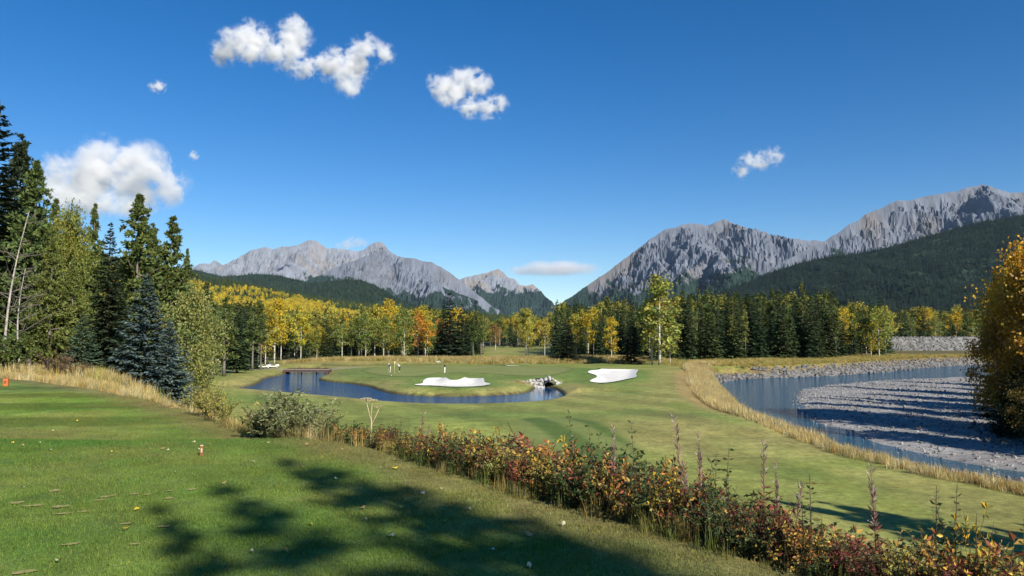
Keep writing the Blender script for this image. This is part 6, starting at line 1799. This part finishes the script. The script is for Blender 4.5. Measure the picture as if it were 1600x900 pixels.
# ================================================================== CLOUDS
def cloud(px_blobs, D, label, dens, cell=40.0, noise_s=1.6, amp=2.4, thr=.45, depth=.8, seed=0.0, step=.55, flat=1.0):
    """a body of lit vapour: soft puffs broken up by noise"""
    B = np.array(px_blobs, float); B[:, 2] *= 1.25; cx, cy2 = B[:, 0].mean(), B[:, 1].mean()
    c = at(cx, cy2, D); u = cell / F_PX * D                    # metres per local unit
    loc = [((b[0] - cx) / cell, 0.25 * math.sin(3 * i + seed), -(b[1] - cy2) / cell, b[2] / cell) for i, b in enumerate(B)]
    lo = np.array([[x - r_ * 1.25, y - r_ * depth * 1.3, z - r_ * 1.25] for x, y, z, r_ in loc]).min(0); hi = np.array([[x + r_ * 1.25, y + r_ * depth * 1.3, z + r_ * 1.25] for x, y, z, r_ in loc]).max(0)
    V, F = box(*((lo + hi) / 2), *(hi - lo)); o = obj('cloud', mesh_np('cloud', V, F), None, None, tuple(c), (0, 0, 0), (u, u, u))
    tag(o, label, 'cloud', 'clouds in the blue sky')
    m, n, l = new_mat('cloud_vapour')
    tc = n.new('ShaderNodeTexCoord')
    nz = N(n, 'ShaderNodeTexNoise', Scale=noise_s, Detail=8.0, Roughness=.68, Lacunarity=2.2, Distortion=.25)
    ad = N(n, 'ShaderNodeVectorMath', operation='ADD'); ad.inputs[1].default_value = (seed * 3.1, seed, 0); l.new(tc.outputs['Object'], ad.inputs[0]); l.new(ad.outputs[0], nz.inputs['Vector'])
    acc = None
    for x, y, z, r_ in loc:
        sb = N(n, 'ShaderNodeVectorMath', operation='SUBTRACT'); sb.inputs[1].default_value = (x, y, z); l.new(tc.outputs['Object'], sb.inputs[0])
        ml = N(n, 'ShaderNodeVectorMath', operation='MULTIPLY'); ml.inputs[1].default_value = (1 / r_, 1 / (r_ * depth), 1 / (r_ * flat)); l.new(sb.outputs[0], ml.inputs[0])
        le = N(n, 'ShaderNodeVectorMath', operation='LENGTH'); l.new(ml.outputs[0], le.inputs[0])
        iv = N(n, 'ShaderNodeMath', operation='SUBTRACT'); iv.inputs[0].default_value = 1.0; l.new(le.outputs['Value'], iv.inputs[1])
        if acc is None: acc = iv
        else:
            mx = N(n, 'ShaderNodeMath', operation='SMOOTH_MAX'); mx.inputs[2].default_value = .25; l.new(acc.outputs[0], mx.inputs[0]); l.new(iv.outputs[0], mx.inputs[1]); acc = mx
    ce = N(n, 'ShaderNodeMath', operation='MULTIPLY_ADD'); ce.inputs[1].default_value = amp * 2; ce.inputs[2].default_value = -amp; l.new(nz.outputs[0], ce.inputs[0])
    sm = N(n, 'ShaderNodeMath', operation='ADD'); l.new(acc.outputs[0], sm.inputs[0]); l.new(ce.outputs[0], sm.inputs[1])
    gate = N(n, 'ShaderNodeMapRange'); gate.inputs['From Min'].default_value = -.02; gate.inputs['From Max'].default_value = .45; l.new(acc.outputs[0], gate.inputs[0])
    mr = N(n, 'ShaderNodeMapRange'); mr.inputs['From Min'].default_value = thr - .15; mr.inputs['From Max'].default_value = thr + .75; mr.inputs['To Max'].default_value = dens / u; l.new(sm.outputs[0], mr.inputs[0])
    mg = N(n, 'ShaderNodeMath', operation='MULTIPLY'); l.new(mr.outputs[0], mg.inputs[0]); l.new(gate.outputs[0], mg.inputs[1])
    pv = N(n, 'ShaderNodeVolumePrincipled'); pv.inputs['Color'].default_value = (.99, .99, .99, 1); pv.inputs['Anisotropy'].default_value = .1; l.new(mg.outputs[0], pv.inputs['Density'])
    ou = n.new('ShaderNodeOutputMaterial'); l.new(pv.outputs[0], ou.inputs['Volume'])
    m.cycles.volume_step_rate = step
    o.data.materials.append(m)
cloud([(345, 78, 24), (372, 70, 30), (395, 62, 34), (425, 75, 26), (458, 52, 30), (462, 78, 24), (455, 104, 24), (480, 110, 22)], 7000, 'white puffy cloud at the left of the long cloud pair', 9, seed=1.0)
cloud([(505, 100, 22), (525, 105, 28), (555, 92, 32), (575, 75, 22), (545, 125, 24), (550, 145, 14), (600, 80, 18)], 7000, 'ragged white cloud at the right of the long cloud pair', 8, seed=2.3)
cloud([(690, 135, 24), (715, 132, 30), (745, 132, 24), (735, 165, 20), (770, 168, 24), (705, 150, 22)], 7000, 'small rounded white cloud right of the long pair', 9, seed=3.7)
cloud([(95, 275, 34), (130, 270, 40), (165, 262, 44), (200, 262, 44), (235, 268, 40), (255, 285, 34), (150, 300, 44), (205, 300, 44), (110, 310, 36), (250, 250, 24)], 9500, 'large grey white cloud rising behind the left trees', 7, cell=60, seed=5.1, thr=.36)
cloud([(248, 136, 12), (238, 135, 8)], 7000, 'tiny faint cloud left of the long cloud pair', 4, cell=14, seed=6.0)
cloud([(302, 242, 9)], 9500, 'tiny round cloudlet right of the large grey cloud', 3, cell=12, seed=7.0)
cloud([(1160, 264, 15), (1167, 252, 14), (1190, 250, 18), (1208, 245, 16)], 9000, 'faint wispy cloud over the right mountain ridge', 2.6, cell=18, seed=8.0)
cloud([(826, 422, 30), (850, 420, 40), (875, 419, 40), (900, 420, 34)], 27000, 'thin flat cloud low over the valley gap', 1.8, cell=30, seed=9.0, thr=.12, flat=.30, noise_s=1.0, amp=1.2)
cloud([(540, 383, 20), (556, 379, 20)], 17000, 'faint cloud wisp behind the left massif summit', 1.2, cell=18, seed=10.0, flat=.5)

# ================================================================== HAZE
V, F = box(0, 7500, 670, 24000, 19000, 1380 + 0.0)
V[:, 2] = np.where(V[:, 2] < 600, -40.0, 1500.0)
hz = obj('haze', mesh_np('haze', V, F)); tag(hz, 'thin blue air between the viewer and the mountains', kind='stuff')
m, n, l = new_mat('haze_air'); pv = N(n, 'ShaderNodeVolumePrincipled'); pv.inputs['Color'].default_value = (.55, .76, 1.0, 1); pv.inputs['Density'].default_value = 1.0e-5; pv.inputs['Anisotropy'].default_value = 0.0
ou = n.new('ShaderNodeOutputMaterial'); l.new(pv.outputs[0], ou.inputs['Volume']); hz.data.materials.append(m)
